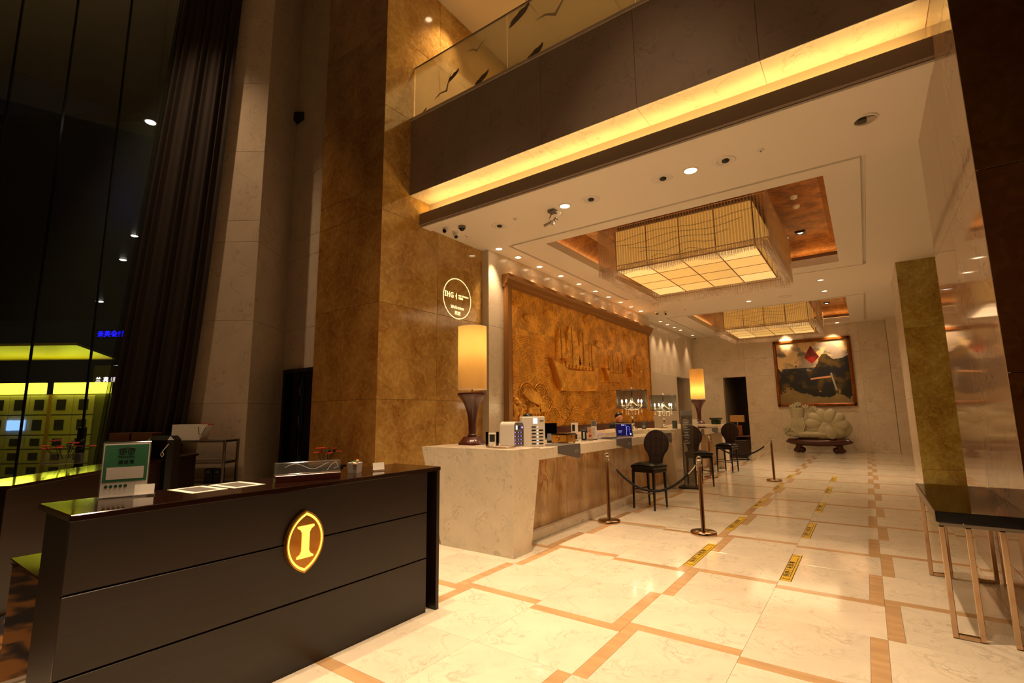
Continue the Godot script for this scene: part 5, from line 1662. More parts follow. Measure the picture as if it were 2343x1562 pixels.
func build_bell_desk():
	var o = thing("bell_desk", "dark brown bell desk with grooved front boards and a glowing emblem", "desk", Vector3(-3.2, 0, -1.88))
	for q in [[0.0, 0.405], [0.412, 0.76], [0.767, 1.085]]:
		put("front_board", span(0.18, 0.2, q[0], q[1], 1.17, -1.09, 0.003), M.wood, o)
	put("carcass", span(-0.25, 0.178, 0.0, 1.085, 1.16, -1.10), M.groove, o)
	put("end_panel", span(-0.28, 0.235, 0.0, 1.09, -1.165, -1.20, 0.003), M.wood, o)
	put("top", span(-0.32, 0.236, 1.088, 1.12, 1.18, -1.21, 0.004), M.wood_gloss, o)
	put("worktop", span(-0.95, -0.25, 0.72, 0.75, 1.15, -1.15, 0.004), M.wood_gloss, o)
	put("gable", span(-0.93, -0.26, 0.0, 0.72, 1.14, 1.11, 0.003), M.wood_gloss, o)
	o = thing("emblem", "pointed oval emblem with a glowing yellow letter on the bell desk", "emblem", Vector3(-3.0, 0.765, -1.876), PI / 2)
	var lit := glow(Color(1.0, 0.86, 0.36), 1.25)
	put("back_plate", Geo.new().prism(vesica(1.0), 0.0, 0.022), M.gold_bright, o)
	put("bezel", band_between(vesica(1.0), vesica(0.94), 0.02, 0.03), M.gold_bright, o)
	put("light_ring", band_between(vesica(0.94), vesica(0.85), 0.02, 0.028), lit, o)
	var face := mat(Color(0.75, 0.52, 0.24), 0.08, 0.9)
	put("face", Geo.new().prism(vesica(0.86), 0.02, 0.024), face, o)
	var pl := PackedVector2Array()
	for q in [[-0.056, -0.098], [0.056, -0.098], [0.056, -0.086], [0.036, -0.075], [0.025, -0.055], [0.025, 0.055], [0.036, 0.075], [0.056, 0.086], [0.056, 0.098], [-0.056, 0.098], [-0.056, 0.086], [-0.036, 0.075], [-0.025, 0.055], [-0.025, -0.055], [-0.036, -0.075], [-0.056, -0.086]]:
		pl.append(Vector2(q[0], q[1]))
	put("letter", Geo.new().prism(pl, 0.024, 0.031), lit, o)
	area(Vector3(0, 0, 0.05), Vector3(0, 0, 1), 0.15, 0.25, 0.02, AMBER, o)
	# things on the desk
	o = thing("travel_sign", "green and white review sign with owl eyes in an acrylic stand on the desk", "sign", Vector3(-3.40, 1.12, -1.02), deg_to_rad(73))
	put("sheet", B(Vector3(0, 0.148, 0), Vector3(0.205, 0.285, 0.004)), M.paper, o)
	put("holder", B(Vector3(0, 0.15, -0.006), Vector3(0.215, 0.297, 0.006), 0.001), M.acrylic, o)
	put("foot", B(Vector3(0, 0.004, 0.0), Vector3(0.215, 0.008, 0.09), 0.001), M.acrylic, o)
	put("green_field", B(Vector3(0, 0.184, 0.0025), Vector3(0.195, 0.20, 0.001)), mat(Color(0.22, 0.50, 0.36), 0.6), o)
	put("white_field", B(Vector3(0, 0.13, 0.0032), Vector3(0.165, 0.065, 0.001)), M.paper, o)
	var eye := Geo.new()
	for s in [-1, 1]:
		eye.ring(Vector3(s * 0.018, 0.245, 0.0035), 0.0115, 0.0155, 0.001, 24, Basis(Vector3.RIGHT, PI / 2))
		eye.ball(Vector3(s * 0.018, 0.245, 0.0035), Vector3(0.006, 0.006, 0.001), 12, 6)
	eye.tube([Vector3(-0.038, 0.261, 0.0035), Vector3(-0.018, 0.266, 0.0035), Vector3(0, 0.269, 0.0035), Vector3(0.018, 0.266, 0.0035), Vector3(0.038, 0.261, 0.0035)], 0.0022, 5)
	put("owl_mark", eye, M.ink, o)
	var t = put("lettering", words("Tripadvisor", 0.010, 0.0008, true), M.ink, o)
	t.position = Vector3(0, 0.218, 0.0035)
	var hg := Geo.new()
	han(hg, "猫途鹰", -0.034, 0.180, 0.02, 0.002, 0.001, 0.0035, 1.2)
	put("lettering", hg, M.ink, o)
	for k in 5:
		put("dot", Geo.new().ball(Vector3(-0.078 + 0.021 * k, 0.062, 0.003), Vector3(0.008, 0.008, 0.001), 14, 6), mat(Color(0.12, 0.38, 0.26), 0.6), o)
	for q in [[-3.34, -1.10, "white name card in a clear holder before the green sign"], [-3.17, -2.60, "white name card in a clear holder at the desk's right end"]]:
		o = thing("card_holder", q[2], "card holder", Vector3(q[0], 1.12, q[1]), deg_to_rad(68))
		put("card", B(Vector3(0, 0.036, 0), Vector3(0.09, 0.055, 0.003), 0.0, Basis(Vector3.RIGHT, -0.25)), M.paper, o)
		put("holder", B(Vector3(0, 0.006, 0.005), Vector3(0.10, 0.012, 0.045), 0.002), M.acrylic, o)
	for q in [[-1.37, "printed sheet lying on the desk next to the green sign"], [-1.60, "printed sheet lying on the desk next to the engraved block"]]:
		o = thing("paper_sheet", q[1], "paper", Vector3(-3.33, 1.121, q[0]), 0.08)
		put("sheet", B(Vector3.ZERO, Vector3(0.29, 0.002, 0.205)), M.paper, o)
		put("print", B(Vector3(0.0, 0.0013, 0.0), Vector3(0.22, 0.0006, 0.13)), M.grey, o)
	o = thing("engraved_block", "long clear block engraved with flowers on a red wooden foot", "nameplate", Vector3(-3.15, 1.12, -1.98), deg_to_rad(69.5))
	put("foot", B(Vector3(0, 0.022, 0), Vector3(0.42, 0.045, 0.09), 0.003), M.mahogany, o)
	put("block", B(Vector3(0, 0.085, 0), Vector3(0.42, 0.08, 0.05), 0.002), M.acrylic, o)
	var sw := []
	for k in 24:
		sw.append(Vector3(-0.15 + 0.28 * k / 23.0, 0.095 + 0.02 * sin(k * 0.32), 0.024))
	put("engraving", Geo.new().tube(sw, 0.0014, 5).tube([Vector3(0.12, 0.06, 0.024), Vector3(0.15, 0.10, 0.024), Vector3(0.18, 0.115, 0.024), Vector3(0.195, 0.08, 0.024), Vector3(0.165, 0.07, 0.024)], 0.0014, 5), M.paper, o)
	o = thing("plant_pot", "little square white pot with green sprigs and shell on the desk", "plant pot", Vector3(-3.24, 1.12, -2.43), 0.4)
	put("pot", hexa([-0.036, 0.036, 0.036, -0.036, 0.0], [-0.042, 0.042, 0.042, -0.042, 0.075]), M.white, o)
	put("shell", Geo.new().ball(Vector3(0.025, 0.065, 0.04), Vector3(0.018, 0.012, 0.008), 10, 6).ball(Vector3(0.02, 0.088, 0.0), Vector3(0.014, 0.01, 0.012), 10, 6), mat(Color(0.85, 0.6, 0.45), 0.5), o)
	for k in 9:
		put("leaf", Geo.new().ball(Vector3(cos(k * 2.1) * 0.024, 0.08, sin(k * 2.1) * 0.024), Vector3(0.016, 0.005, 0.007), 8, 5, Basis(Vector3.UP, k * 2.1) * Basis(Vector3.BACK, 0.4)), mat(Color(0.1, 0.42, 0.2), 0.5), o)

func flowers(o, y: float, n: int, w: float):
	for k in n:
		var a := k * 2.4
		var p := Vector3(cos(a) * w * (0.3 + 0.7 * k / n), y + 0.05 + 0.10 * rng.randf(), sin(a) * 0.08)
		put("stem", Geo.new().tube([Vector3(p.x * 0.4, y - 0.06, 0), p], 0.003, 5), M.leafm, o)
		if k % 3 == 2:
			put("leaf", Geo.new().ball(p, Vector3(0.07, 0.006, 0.025), 10, 6, Basis(Vector3.UP, a) * Basis(Vector3.BACK, 0.5)), M.leafm, o)
		else:
			var g := Geo.new()
			for q in 5:
				g.ball(p + Vector3(cos(q * 1.26), 0.3, sin(q * 1.26)) * 0.02, Vector3(0.028, 0.009, 0.016), 8, 5, Basis(Vector3.UP, -q * 1.26))
			put("flower", g, mat([Color(0.85, 0.25, 0.10), Color(0.70, 0.10, 0.08), Color(0.90, 0.45, 0.12)][k % 3], 0.4), o)

func build_left_corner():
	M.leafm = mat(Color(0.05, 0.16, 0.05), 0.45)
	var bas := Basis(RR, Vector3.UP, -NN)
	var at := func(r: float, y: float, d: float) -> Vector3: return RR * r + NN * d + Vector3(0, y, 0)
	var yaw := deg_to_rad(35.6)
	var o = thing("curtain", "tall dark brown curtain hanging in folds beside the glass front", "curtain", at.call(-6.2, 0.0, 8.72), yaw)
	put("drape", Geo.new().sheet(150, 24, func(u, v):
		var l: float = lerpf(-1.05, -0.16, v)
		var r: float = lerpf(0.16 + 0.25 * 0.0, 0.90, pow(v, 0.45))
		return Vector3(lerpf(l, r, u), 0.02 + 11.4 * v, 0.055 * sin(u * 60.0) * (0.6 + 0.4 * sin(u * 17.0)))), M.curtain, o)
	put("hem", Geo.new().sheet(60, 12, func(u, v): return Vector3(lerpf(-1.22, -0.95, u) + 0.9 * v, 0.02 + 11.4 * v, -0.06 + 0.03 * sin(u * 30.0))), M.sheer, o)
	o = thing("metal_shelf", "pale slotted metal shelf rack against the cream column", "shelf", at.call(-5.85, 0.0, 8.58), yaw)
	for x in [-1.0, 1.0]:
		for z in [-0.2, 0.2]:
			put("post", B(Vector3(x, 0.59, z), Vector3(0.04, 1.18, 0.03), 0.003), M.steel, o)
	for y in [0.1, 0.44, 0.80, 1.155]:
		put("shelf_board", B(Vector3(0, y, 0), Vector3(2.02, 0.04, 0.43), 0.004), M.steel, o)
	o = thing("paper_bag", "white paper carrier bag with red rim lying on the metal shelf", "bag", at.call(-5.52, 1.176, 8.55), yaw)
	put("body", hexa([-0.28, 0.2, 0.12, -0.12, 0.0], [-0.30, 0.30, 0.08, -0.08, 0.26]), M.paper, o)
	put("rim", B(Vector3(0.24, 0.262, 0.0), Vector3(0.15, 0.012, 0.15), 0.003, Basis(Vector3.BACK, -0.1)), mat(Color(0.75, 0.04, 0.03), 0.5), o)
	put("handle", Geo.new().tube([Vector3(0.16, 0.22, 0.105), Vector3(0.19, 0.10, 0.12), Vector3(0.24, 0.09, 0.12), Vector3(0.28, 0.21, 0.09)], 0.005, 6), M.ink, o)
	for q in [[-6.68, "brown carton with white labels on the metal shelf"], [-6.30, "plain brown carton on the metal shelf next to the white bag"]]:
		o = thing("carton", q[1], "box", at.call(q[0], 1.176, 8.55), yaw)
		put("body", B(Vector3(0, 0.065, 0), Vector3(0.34, 0.13, 0.25), 0.004), mat(Color(0.42, 0.26, 0.14), 0.8), o)
		put("tape", B(Vector3(0, 0.13, 0), Vector3(0.05, 0.002, 0.25)), mat(Color(0.5, 0.36, 0.22), 0.4), o)
	for q in [[-5.13, "dark blue printed gift box on the lower shelf, left one"], [-4.98, "dark blue printed gift box on the lower shelf, right one"]]:
		o = thing("gift_box", q[1], "box", at.call(q[0], 0.461, 8.5), yaw)
		put("body", B(Vector3(0, 0.12, 0), Vector3(0.13, 0.24, 0.12), 0.004), mat(Color(0.03, 0.05, 0.12), 0.4), o)
		put("print", Geo.new().prism(PackedVector2Array([Vector2(-0.03, 0.17), Vector2(0.03, 0.17), Vector2(0, 0.21)]), 0.06, 0.062), M.grey, o)
	o = thing("black_bag", "tall black padded bag with a white scrawl standing behind the desk", "bag", at.call(-4.55, 0.0, 6.5), yaw)
	put("body", B(Vector3(0, 0.66, 0), Vector3(0.34, 1.32, 0.24), 0.05), M.black, o)
	put("logo", Geo.new().tube([Vector3(0.14, 1.22, 0.125), Vector3(0.08, 1.14, 0.125), Vector3(0.05, 1.09, 0.125), Vector3(0.07, 1.06, 0.125), Vector3(0.09, 1.09, 0.125), Vector3(0.07, 1.13, 0.125)], 0.005, 6), M.white, o)
	# slanting side counter with flowers, rug, pedestal
	o = thing("side_counter", "dark wood side counter running at a slant behind the bell desk", "counter", Vector3(-7.0, 0, -1.95), deg_to_rad(136.2))
	put("body", B(Vector3(0, 0.5, 0.0), Vector3(3.4, 1.0, 0.40), 0.004), M.wood, o)
	put("top", B(Vector3(0, 1.015, 0.0), Vector3(3.44, 0.03, 0.46), 0.004), M.wood_gloss, o)
	o = thing("flower_vase", "low glass vase of red and orange flowers on the slanting side counter", "vase", Vector3(-7.75, 1.03, -1.72), 1.0)
	put("vase", B(Vector3(0, 0.06, 0), Vector3(0.36, 0.12, 0.14), 0.006), M.glass, o)
	flowers(o, 0.12, 14, 0.26)
	o = thing("pedestal", "small black pedestal standing before the dark pillar face", "pedestal", Vector3(-6.62, 0, -4.45))
	put("body", B(Vector3(0, 0.4, 0), Vector3(0.36, 0.80, 0.36), 0.006), M.black, o)
	put("top", B(Vector3(0, 0.815, 0), Vector3(0.42, 0.03, 0.42), 0.006), M.black_gloss, o)
	o = thing("flower_vase", "red flower arrangement on the black pedestal behind the engraved block", "vase", Vector3(-6.62, 0.83, -4.45), 0.5)
	put("vase", B(Vector3(0, 0.05, 0), Vector3(0.2, 0.10, 0.1), 0.006), M.glass, o)
	flowers(o, 0.10, 14, 0.20)
	var nz := fnl(71, 0.012, 3)
	var rug := picture(256, 256, func(x, y):
		var m := nz.get_noise_2d(x, y * 2.0)
		return Color(0.52, 0.34, 0.15).lerp(Color(0.10, 0.09, 0.11), clampf(0.5 + m * 3.0, 0.0, 1.0)))
	o = thing("rug", "patterned brown and charcoal rug left of the bell desk", "rug", Vector3(-6.0, 0, 0.6))
	put("pile", B(Vector3(0, 0.005, 0), Vector3(3.4, 0.01, 3.4), 0.002), world_mapped(rug, 0.6, Color.WHITE, 0.95), o)
	put("border", Geo.new().ring(Vector3(0, 0.0, 0), 2.38, 2.46, 0.012, 4, Basis(Vector3.UP, PI / 4)), M.cream_dim, o)

func build_outside():
	var bas := Basis(RR, Vector3.UP, -NN)
	var yaw := deg_to_rad(35.6)
	struct("ground_outside", B(NN * 30 + RR * -18 + Vector3(0, -0.3, 0), Vector3(60, 0.2, 41), 0.0, bas), mat(Color(0.12, 0.12, 0.12), 0.7))
	var o = thing("parcel_lockers", "outdoor parcel lockers under a yellow canopy with glowing yellow signs", "lockers", NN * 15 + RR * -14.5 + Vector3(0, -0.2, 0), yaw)
	put("body", B(Vector3(0, 1.25, -0.35), Vector3(4.6, 2.5, 0.6)), mat(Color(0.5, 0.5, 0.3), 0.6), o)
	var xs := [-2.1, -1.48, -0.86, -0.25, 0.37, 1.09, 1.73]
	var ys := [[0.05, 0.43], [0.45, 0.85], [0.87, 1.27], [1.29, 1.87], [1.89, 2.48]]
	for i in 6:
		for q in ys:
			put("locker_door", B(Vector3((xs[i] + xs[i + 1]) * 0.5, (q[0] + q[1]) * 0.5, -0.03), Vector3(xs[i + 1] - xs[i] - 0.02, q[1] - q[0] - 0.02, 0.03), 0.004), M.white, o)
			put("door_window", B(Vector3((xs[i] + xs[i + 1]) * 0.5, (q[0] + q[1]) * 0.5, -0.01), Vector3(0.29, (q[1] - q[0]) * 0.55, 0.012), 0.004), M.dark_grey, o)
	put("post", B(Vector3(0.40, 1.25, 0.0), Vector3(0.09, 2.5, 0.05)), mat(Color(0.75, 0.6, 0.05), 0.5), o)
	var yl := glow(Color(1.0, 0.97, 0.28), 2.6)
	for q in [[-2.6, 0.28], [0.53, 2.26]]:
		put("sign_panel", B(Vector3((q[0] + q[1]) * 0.5, 2.68, 0.06), Vector3(q[1] - q[0], 0.34, 0.08), 0.01), yl, o)
		area(Vector3((q[0] + q[1]) * 0.5, 2.68, 0.12), Vector3(0, 0, 1), q[1] - q[0], 0.34, 3.5, Color(0.95, 1.0, 0.25), o)
	put("canopy", Geo.new().prism(PackedVector2Array([Vector2(-4.0, 0.0), Vector2(2.26, 0.0), Vector2(3.7, 3.0), Vector2(-4.0, 3.0)]), 0.0, 0.06, Transform3D(Basis(Vector3(1, 0, 0), Vector3(0, 0, 1), Vector3(0, -1, 0)), Vector3(0, 3.62, 0.0))), mat(Color(0.85, 0.75, 0.08), 0.5), o)
	put("screen", B(Vector3(-0.55, 1.58, 0.02), Vector3(0.52, 0.30, 0.03), 0.004), glow(Color(0.55, 0.75, 1.0), 1.5), o)
	o = thing("lit_sign", "white lit letters above the right end of the yellow lockers", "sign", NN * 15.3 + RR * -13.1 + Vector3(0, 2.68, 0), yaw)
	var wl := glow(Color(1.0, 0.95, 1.0), 1.6)
	var g := Geo.new()
	han(g, "兰英群", 0.05, 0.0, 0.16, 0.018, 0.02, 0.0, 1.5)
	put("lettering", g, wl, o)
	put("bracket", B(Vector3(0.72, 0.52, 0), Vector3(0.28, 0.02, 0.02)).box(Vector3(0.74, 0.33, 0), Vector3(0.02, 0.36, 0.02)), wl, o)
	put("backing", B(Vector3(0.4, 0.25, -0.04), Vector3(0.9, 0.56, 0.04)), M.black, o)
	o = thing("lit_sign", "row of deep blue lit characters high outside the glass beside the curtain", "sign", NN * 20 + RR * -17.2 + Vector3(0, 4.9, 0), yaw)
	g = Geo.new()
	han(g, "米英会群", 0.0, 0.0, 0.26, 0.03, 0.02)
	put("lettering", g, glow(Color(0.12, 0.10, 1.0), 1.4), o)
	put("backing", B(Vector3(0.55, 0.13, -0.04), Vector3(1.2, 0.4, 0.04)), M.black, o)
	struct("ceiling_outside", B(NN * 21 + RR * -18 + Vector3(0, 8.15, 0), Vector3(50, 0.2, 22), 0.0, bas), M.black)
	var ws := ["nearest", "second", "third", "farthest"]
	var ps := [Vector3(-12.3, 8.04, -3.5), Vector3(-20.8, 8.04, -5.8), Vector3(-24.4, 8.04, -6.5), Vector3(-34.3, 8.04, -8.3)]
	for k in 4:
		o = thing("canopy_light", "white round lamp under the dark outdoor roof, %s of four in line" % ws[k], "ceiling light", ps[k], 0.0, "outdoor roof lamps")
		var r: float = [0.10, 0.11, 0.12, 0.17][k]
		put("lamp", Geo.new().ball(Vector3.ZERO, Vector3(r, 0.03, r), 16, 8), M.lamp_white, o)
		put("ring", Geo.new().ring(Vector3(0, 0.0, 0), r, r + 0.03, 0.012, 24), M.grey, o)

func build_far_end():
	var nz := fnl(81, 0.01, 4)
	var art := picture(384, 384, func(x, y):
		var u: float = x / 384.0
		var v: float = y / 384.0
		var m := nz.get_noise_2d(x, y)
		var c := Color(0.92, 0.80, 0.58).lerp(Color(0.62, 0.56, 0.50), clampf(m * 2.0 + 0.2 + u * 0.3, 0.0, 1.0))
		if v > 0.10 + 0.09 * sin(u * 9.0) * u + 0.06 and v < 0.22 and m > -0.1: c = c.lerp(Color(0.30, 0.32, 0.30), 0.55)
		var ridge: float = 0.44 - 0.20 * smoothstep(0.45, 0.75, u) + 0.05 * sin(u * 17.0) + m * 0.10
		if v > ridge: c = Color(0.36, 0.27, 0.07).lerp(Color(0.07, 0.08, 0.05), clampf(0.4 + m * 1.8 + (v - ridge) * 1.2, 0.0, 1.0))
		if v > 0.42 and v < 0.72: c = c.lerp(Color(0.06, 0.07, 0.14), clampf(0.5 + m * 2.5, 0.0, 0.85))
		var d := absf(u - 0.50) / maxf(0.001, (v - 0.06) * 0.55)
		if d < 1.0 and v > 0.06 and v < 0.36 - absf(u - 0.5): c = Color(0.55, 0.10, 0.04) * (1.0 + m)
		if absf(v - 0.60 + (u - 0.5) * 0.1) < 0.014 and u > 0.46 and u < 0.74: c = Color(0.85, 0.60, 0.42)
		if absf(u - 0.76 - (v - 0.6) * 0.2) < 0.012 and v > 0.52 and v < 0.8: c = Color(0.62, 0.60, 0.58)
		if v > 0.84 + m * 0.15 - 0.05 * sin(u * 6.0): c = c.lerp(Color(0.66, 0.56, 0.36), 0.75)
		return c)
	var o = thing("painting", "large gold framed mountain landscape with a red peak on the back wall", "painting", Vector3(-1.57, 1.72, -22.39))
	var g := Geo.new()
	g.poly([Vector3(-1.2, 0.1, 0.05), Vector3(1.2, 0.1, 0.05), Vector3(1.2, 2.52, 0.05), Vector3(-1.2, 2.52, 0.05)], Vector3(0, 1.3, -1), [Vector2(0, 1), Vector2(1, 1), Vector2(1, 0), Vector2(0, 0)])
	put("canvas", g, textured(art, Color.WHITE, 0.5), o)
	put("backing", B(Vector3(0, 1.31, 0.02), Vector3(2.5, 2.52, 0.04)), M.brown_band, o)
	for s in [-1, 1]:
		put("frame_stile", B(Vector3(s * 1.25, 1.31, 0.05), Vector3(0.12, 2.64, 0.10), 0.03), M.gold_frame, o)
		put("frame_rail", B(Vector3(0, 1.31 + s * 1.26, 0.05), Vector3(2.62, 0.12, 0.10), 0.03), M.gold_frame, o)
	o = thing("root_stand", "dark reddish root wood stand under the white carved cabbage", "stand", Vector3(-1.57, 0, -21.75))
	put("slab", Geo.new().ball(Vector3(0, 0.40, 0), Vector3(1.08, 0.17, 0.42), 28, 12).box(Vector3(0, 0.46, 0), Vector3(2.0, 0.12, 0.6), 0.05), M.mahogany, o)
	for s in [-1, 1]:
		put("leg", Geo.new().tube([Vector3(s * 0.62, 0.35, 0), Vector3(s * 0.66, 0.18, 0.05), Vector3(s * 0.74, 0.03, 0.02)], [0.14, 0.10, 0.12], 10).ball(Vector3(s * 0.55, 0.11, 0.05), Vector3(0.13, 0.11, 0.12), 10, 8), M.mahogany, o)
	o = thing("jade_cabbage", "huge white carved stone cabbage with roots and blossoms on the root stand", "sculpture", Vector3(-1.57, 0.55, -21.75))
	var jade := mat(Color(0.74, 0.72, 0.60), 0.3)
	put("core", Geo.new().ball(Vector3(0.25, 0.35, 0), Vector3(0.85, 0.5, 0.34), 24, 14).ball(Vector3(-0.1, 0.14, 0.02), Vector3(1.0, 0.17, 0.38), 24, 10), jade, o)
	put("stalk", Geo.new().lathe([Vector2(0.10, 0.15), Vector2(0.16, 0.5), Vector2(0.24, 0.9), Vector2(0.26, 1.08), Vector2(0.0001, 1.15)], 20, Transform3D(Basis(), Vector3(-0.6, 0, 0.05))), jade, o)
	for k in 11:
		var a := k * 0.62
		put("leaf", Geo.new().ball(Vector3(0.32 + cos(a) * 0.42, 0.52 + sin(a) * 0.30, 0.22 + 0.03 * (k % 3)), Vector3(0.28, 0.20, 0.12), 14, 8, Basis(Vector3.BACK, a)), jade, o)
	for k in 9:
		put("root", Geo.new().tube([Vector3(-0.75 + k * 0.04, 0.75, 0.22), Vector3(-0.85 + k * 0.06, 0.42, 0.27), Vector3(-0.70 + k * 0.03, 0.2, 0.32), Vector3(-0.85 + k * 0.08, 0.04, 0.34)], [0.035, 0.03, 0.025, 0.02], 7), jade, o)
	for q in [[-0.55, 1.24], [-0.3, 1.14], [-0.72, 1.16], [-0.05, 1.08], [-0.98, 0.3], [-0.9, 0.12], [0.1, 1.0]]:
		g = Geo.new()
		for k in 8:
			g.ball(Vector3(q[0] + cos(k * 0.79) * 0.08, q[1] + sin(k * 0.79) * 0.05, 0.16), Vector3(0.065, 0.03, 0.05), 8, 6, Basis(Vector3.BACK, k * 0.79))
		put("blossom", g, jade, o)
	o = thing("chest", "dark rounded chest standing behind the farthest stool", "chest", Vector3(-3.55, 0, -17.6), 0.25)
	put("body", B(Vector3(0, 0.40, 0), Vector3(0.75, 0.68, 0.55), 0.12), M.wood, o)
	put("top", B(Vector3(0, 0.755, 0), Vector3(0.80, 0.03, 0.60), 0.01), M.mahogany, o)
	for s in [-1, 1]:
		put("foot", B(Vector3(s * 0.28, 0.03, 0.15), Vector3(0.06, 0.06, 0.2), 0.01), M.black, o)
	o = thing("table_lamp", "unlit lamp with wide tan shade on the dark rounded chest", "lamp", Vector3(-3.5, 0.77, -17.6))
	put("base", B(Vector3(0, 0.17, 0), Vector3(0.24, 0.34, 0.12), 0.01), mat(Color(0.45, 0.22, 0.08), 0.4), o)
	put("neck", Geo.new().lathe([Vector2(0.015, 0.34), Vector2(0.015, 0.44)], 10), M.chrome, o)
	put("lamp_shade", B(Vector3(0, 0.55, 0), Vector3(0.40, 0.22, 0.24), 0.008), mat(Color(0.62, 0.46, 0.24), 0.85), o)

# people: tapered bones joined with a smooth minimum, meshed as surface nets
func flesh(g: Geo, bones: Array, cell: float, k: float):
	var lo := Vector3.ONE * 1e9
	var hi := -lo
	for b in bones:
		for e in [[b[0], b[2]], [b[1], b[3]]]:
			lo = lo.min(e[0] - Vector3.ONE * (e[1] + 3 * cell + k))
			hi = hi.max(e[0] + Vector3.ONE * (e[1] + 3 * cell + k))
	var n := Vector3i(((hi - lo) / cell).ceil()) + Vector3i.ONE
	var f := PackedFloat32Array()
	f.resize(n.x * n.y * n.z)
	f.fill(1.0)
	for b in bones:
		var r: float = maxf(b[2], b[3]) + k + 2 * cell
		var i0 := Vector3i(((b[0].min(b[1]) - Vector3.ONE * r - lo) / cell).floor()).clamp(Vector3i.ZERO, n - Vector3i.ONE)
		var i1 := Vector3i(((b[0].max(b[1]) + Vector3.ONE * r - lo) / cell).ceil()).clamp(Vector3i.ZERO, n - Vector3i.ONE)
		var d: Vector3 = b[1] - b[0]
		var dd := maxf(d.length_squared(), 1e-9)
		for z in range(i0.z, i1.z + 1):
			for y in range(i0.y, i1.y + 1):
				for x in range(i0.x, i1.x + 1):
					var p := lo + Vector3(x, y, z) * cell
					var t := clampf((p - b[0]).dot(d) / dd, 0.0, 1.0)
					var s: float = p.distance_to(b[0] + d * t) - lerpf(b[2], b[3], t)
					var at := (z * n.y + y) * n.x + x
					var h := clampf(0.5 + 0.5 * (f[at] - s) / k, 0.0, 1.0)
					f[at] = lerpf(f[at], s, h) - k * h * (1.0 - h)
	var ids := {}
	for z in n.z - 1:
		for y in n.y - 1:
			for x in n.x - 1:
				var at := (z * n.y + y) * n.x + x
				var c := 0
				var v := []
				for q in 8:
					var val := f[at + (q & 1) + ((q >> 1) & 1) * n.x + (q >> 2) * n.x * n.y]
					v.append(val)
					c += int(val < 0.0)
				if c == 0 or c == 8:
					continue
				var m := Vector3.ZERO
				var cnt := 0
				for e in [[0, 1], [2, 3], [4, 5], [6, 7], [0, 2], [1, 3], [4, 6], [5, 7], [0, 4], [1, 5], [2, 6], [3, 7]]:
					var a: float = v[e[0]]
					var bb: float = v[e[1]]
					if (a < 0.0) != (bb < 0.0):
						m += Vector3(e[0] & 1, (e[0] >> 1) & 1, e[0] >> 2).lerp(Vector3(e[1] & 1, (e[1] >> 1) & 1, e[1] >> 2), a / (a - bb))
						cnt += 1
				var nn := Vector3(v[1] + v[3] + v[5] + v[7] - v[0] - v[2] - v[4] - v[6], v[2] + v[3] + v[6] + v[7] - v[0] - v[1] - v[4] - v[5], v[4] + v[5] + v[6] + v[7] - v[0] - v[1] - v[2] - v[3]).normalized()
				ids[at] = g.vert(lo + (Vector3(x, y, z) + m / cnt) * cell, nn)
	var st := [1, n.x, n.x * n.y]
	for at in ids:
		for ax in 3:
			var s1: int = st[(ax + 1) % 3]
			var s2: int = st[(ax + 2) % 3]
			if at + st[ax] >= f.size() or (f[at] < 0.0) == (f[at + st[ax]] < 0.0):
				continue
			if ids.has(at - s1) and ids.has(at - s2) and ids.has(at - s1 - s2):
				var q := [ids[at - s1 - s2], ids[at - s2], ids[at], ids[at - s1]]
				if f[at] < 0.0:
					g.tri(q[0], q[1], q[2])
					g.tri(q[0], q[2], q[3])
				else:
					g.tri(q[0], q[2], q[1])
					g.tri(q[0], q[3], q[2])

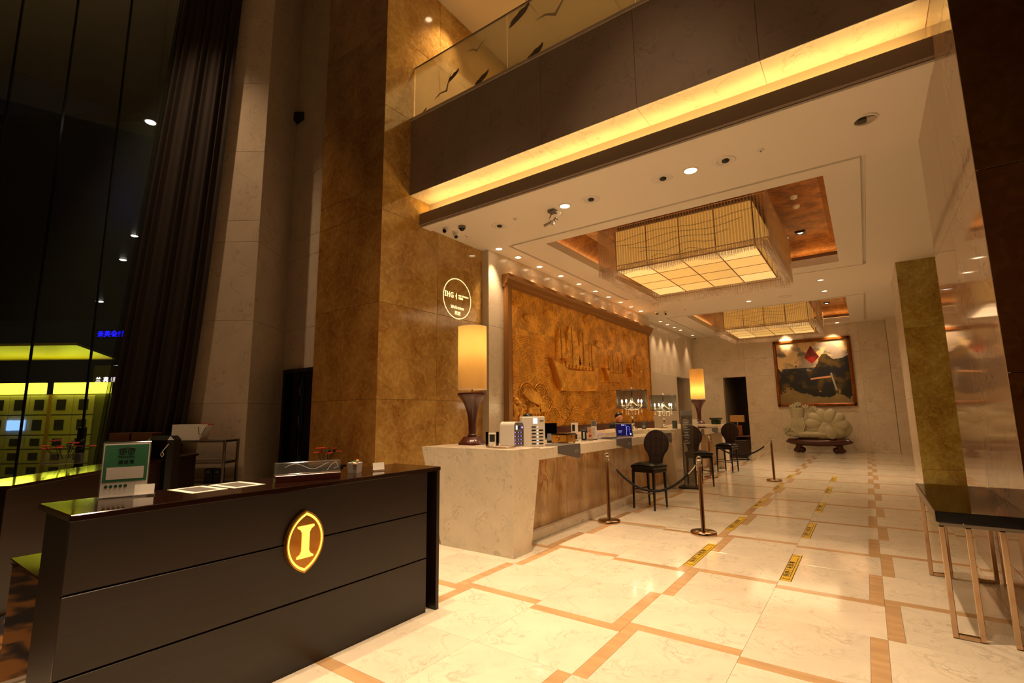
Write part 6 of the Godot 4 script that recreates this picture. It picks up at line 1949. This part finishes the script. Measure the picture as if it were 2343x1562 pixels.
func person(at: Vector3, turn: float, label: String):
	var o = thing("person", label, "person", at, turn)
	var V := func(x, y, z) -> Vector3: return Vector3(x, y, z)
	var torso := [[V.call(0, 0.86, -0.02), V.call(0, 1.22, 0.07), 0.12, 0.125], [V.call(-0.13, 1.25, 0.08), V.call(0.13, 1.25, 0.08), 0.065, 0.065]]
	var legs := []
	var arms := []
	for s in [-1, 1]:
		legs.append([V.call(s * 0.08, 0.86, -0.02), V.call(s * 0.09, 0.48, 0.01), 0.09, 0.06])
		legs.append([V.call(s * 0.09, 0.48, 0.01), V.call(s * 0.09, 0.09, -0.03), 0.06, 0.04])
		arms.append([V.call(s * 0.17, 1.25, 0.08), V.call(s * 0.20, 1.02, 0.12), 0.05, 0.042])
		arms.append([V.call(s * 0.20, 1.02, 0.12), V.call(s * 0.13, 1.0, 0.33), 0.042, 0.032])
	var g := Geo.new()
	var neck := [[V.call(0, 1.26, 0.08), V.call(0, 1.38, 0.12), 0.055, 0.05]]
	flesh(g, torso + legs + arms + neck, 0.016, 0.03)
	var head := [[V.call(0, 1.45, 0.14), V.call(0, 1.44, 0.16), 0.085, 0.08], [V.call(0, 1.38, 0.185), V.call(0, 1.36, 0.195), 0.05, 0.035], [V.call(0, 1.425, 0.235), V.call(0, 1.395, 0.25), 0.008, 0.015], [V.call(0, 1.3, 0.1), V.call(0, 1.38, 0.13), 0.05, 0.05]]
	for s in [-1, 1]:
		head.append([V.call(s * 0.083, 1.43, 0.14), V.call(s * 0.083, 1.40, 0.15), 0.016, 0.012])
	flesh(g, head, 0.007, 0.015)
	for s in [-1, 1]:
		var w: Vector3 = V.call(s * 0.13, 1.0, 0.33)
		var hand := [[w, w + Vector3(-s * 0.005, -0.01, 0.07), 0.026, 0.03]]
		for k in 4:
			var b: Vector3 = w + Vector3((k - 1.5) * 0.017, -0.012, 0.085)
			var ln: float = [0.03, 0.037, 0.034, 0.026][k]
			hand.append([b, b + Vector3(0, -0.006, ln), 0.0085, 0.008])
			hand.append([b + Vector3(0, -0.006, ln), b + Vector3(0, -0.026, ln * 1.7), 0.008, 0.0068])
		hand.append([w + Vector3(-s * 0.026, -0.01, 0.035), w + Vector3(-s * 0.05, -0.02, 0.075), 0.011, 0.008])
		flesh(g, hand, 0.005, 0.006)
	put("body", g, mat(Color(0.78, 0.54, 0.42), 0.55), o)
	var suit := mat(Color(0.10, 0.095, 0.10), 0.8)
	g = Geo.new()
	var wide := []
	for b in torso + arms:
		wide.append([b[0], b[1], b[2] + 0.014, b[3] + 0.014])
	flesh(g, wide, 0.016, 0.03)
	put("jacket", g, suit, o)
	g = Geo.new()
	wide = []
	for b in legs:
		wide.append([b[0], b[1], b[2] + 0.014, b[3] + 0.014])
	flesh(g, wide, 0.018, 0.03)
	put("trousers", g, suit, o)
	put("collar", Geo.new().tube([V.call(-0.05, 1.31, 0.15), V.call(0.0, 1.24, 0.21), V.call(0.05, 1.31, 0.15)], 0.012, 6), M.white, o)
	g = Geo.new()
	flesh(g, [[V.call(0, 1.47, 0.115), V.call(0, 1.475, 0.13), 0.095, 0.09], [V.call(0, 1.43, 0.06), V.call(0, 1.41, 0.05), 0.06, 0.045]], 0.009, 0.02)
	put("hair", g, M.black, o)
	g = Geo.new()
	for s in [-1, 1]:
		g.ball(V.call(s * 0.032, 1.43, 0.226), Vector3(0.012, 0.006, 0.006), 10, 6)
		put("shoe", B(V.call(s * 0.09, 0.04, 0.02), Vector3(0.085, 0.08, 0.24), 0.03), M.black_gloss, o)
	put("eyes", g, M.ink, o)
	put("mouth", Geo.new().ball(V.call(0, 1.372, 0.222), Vector3(0.02, 0.005, 0.006), 10, 6), mat(Color(0.6, 0.22, 0.2), 0.5), o)

func build_people():
	person(Vector3(-4.95, 0, -7.25), 1.2, "dark haired person in dark suit bending behind the white charging stations")
	person(Vector3(-5.0, 0, -11.35), 0.9, "person with dark hair and white collar behind the nearer crystal lamp")
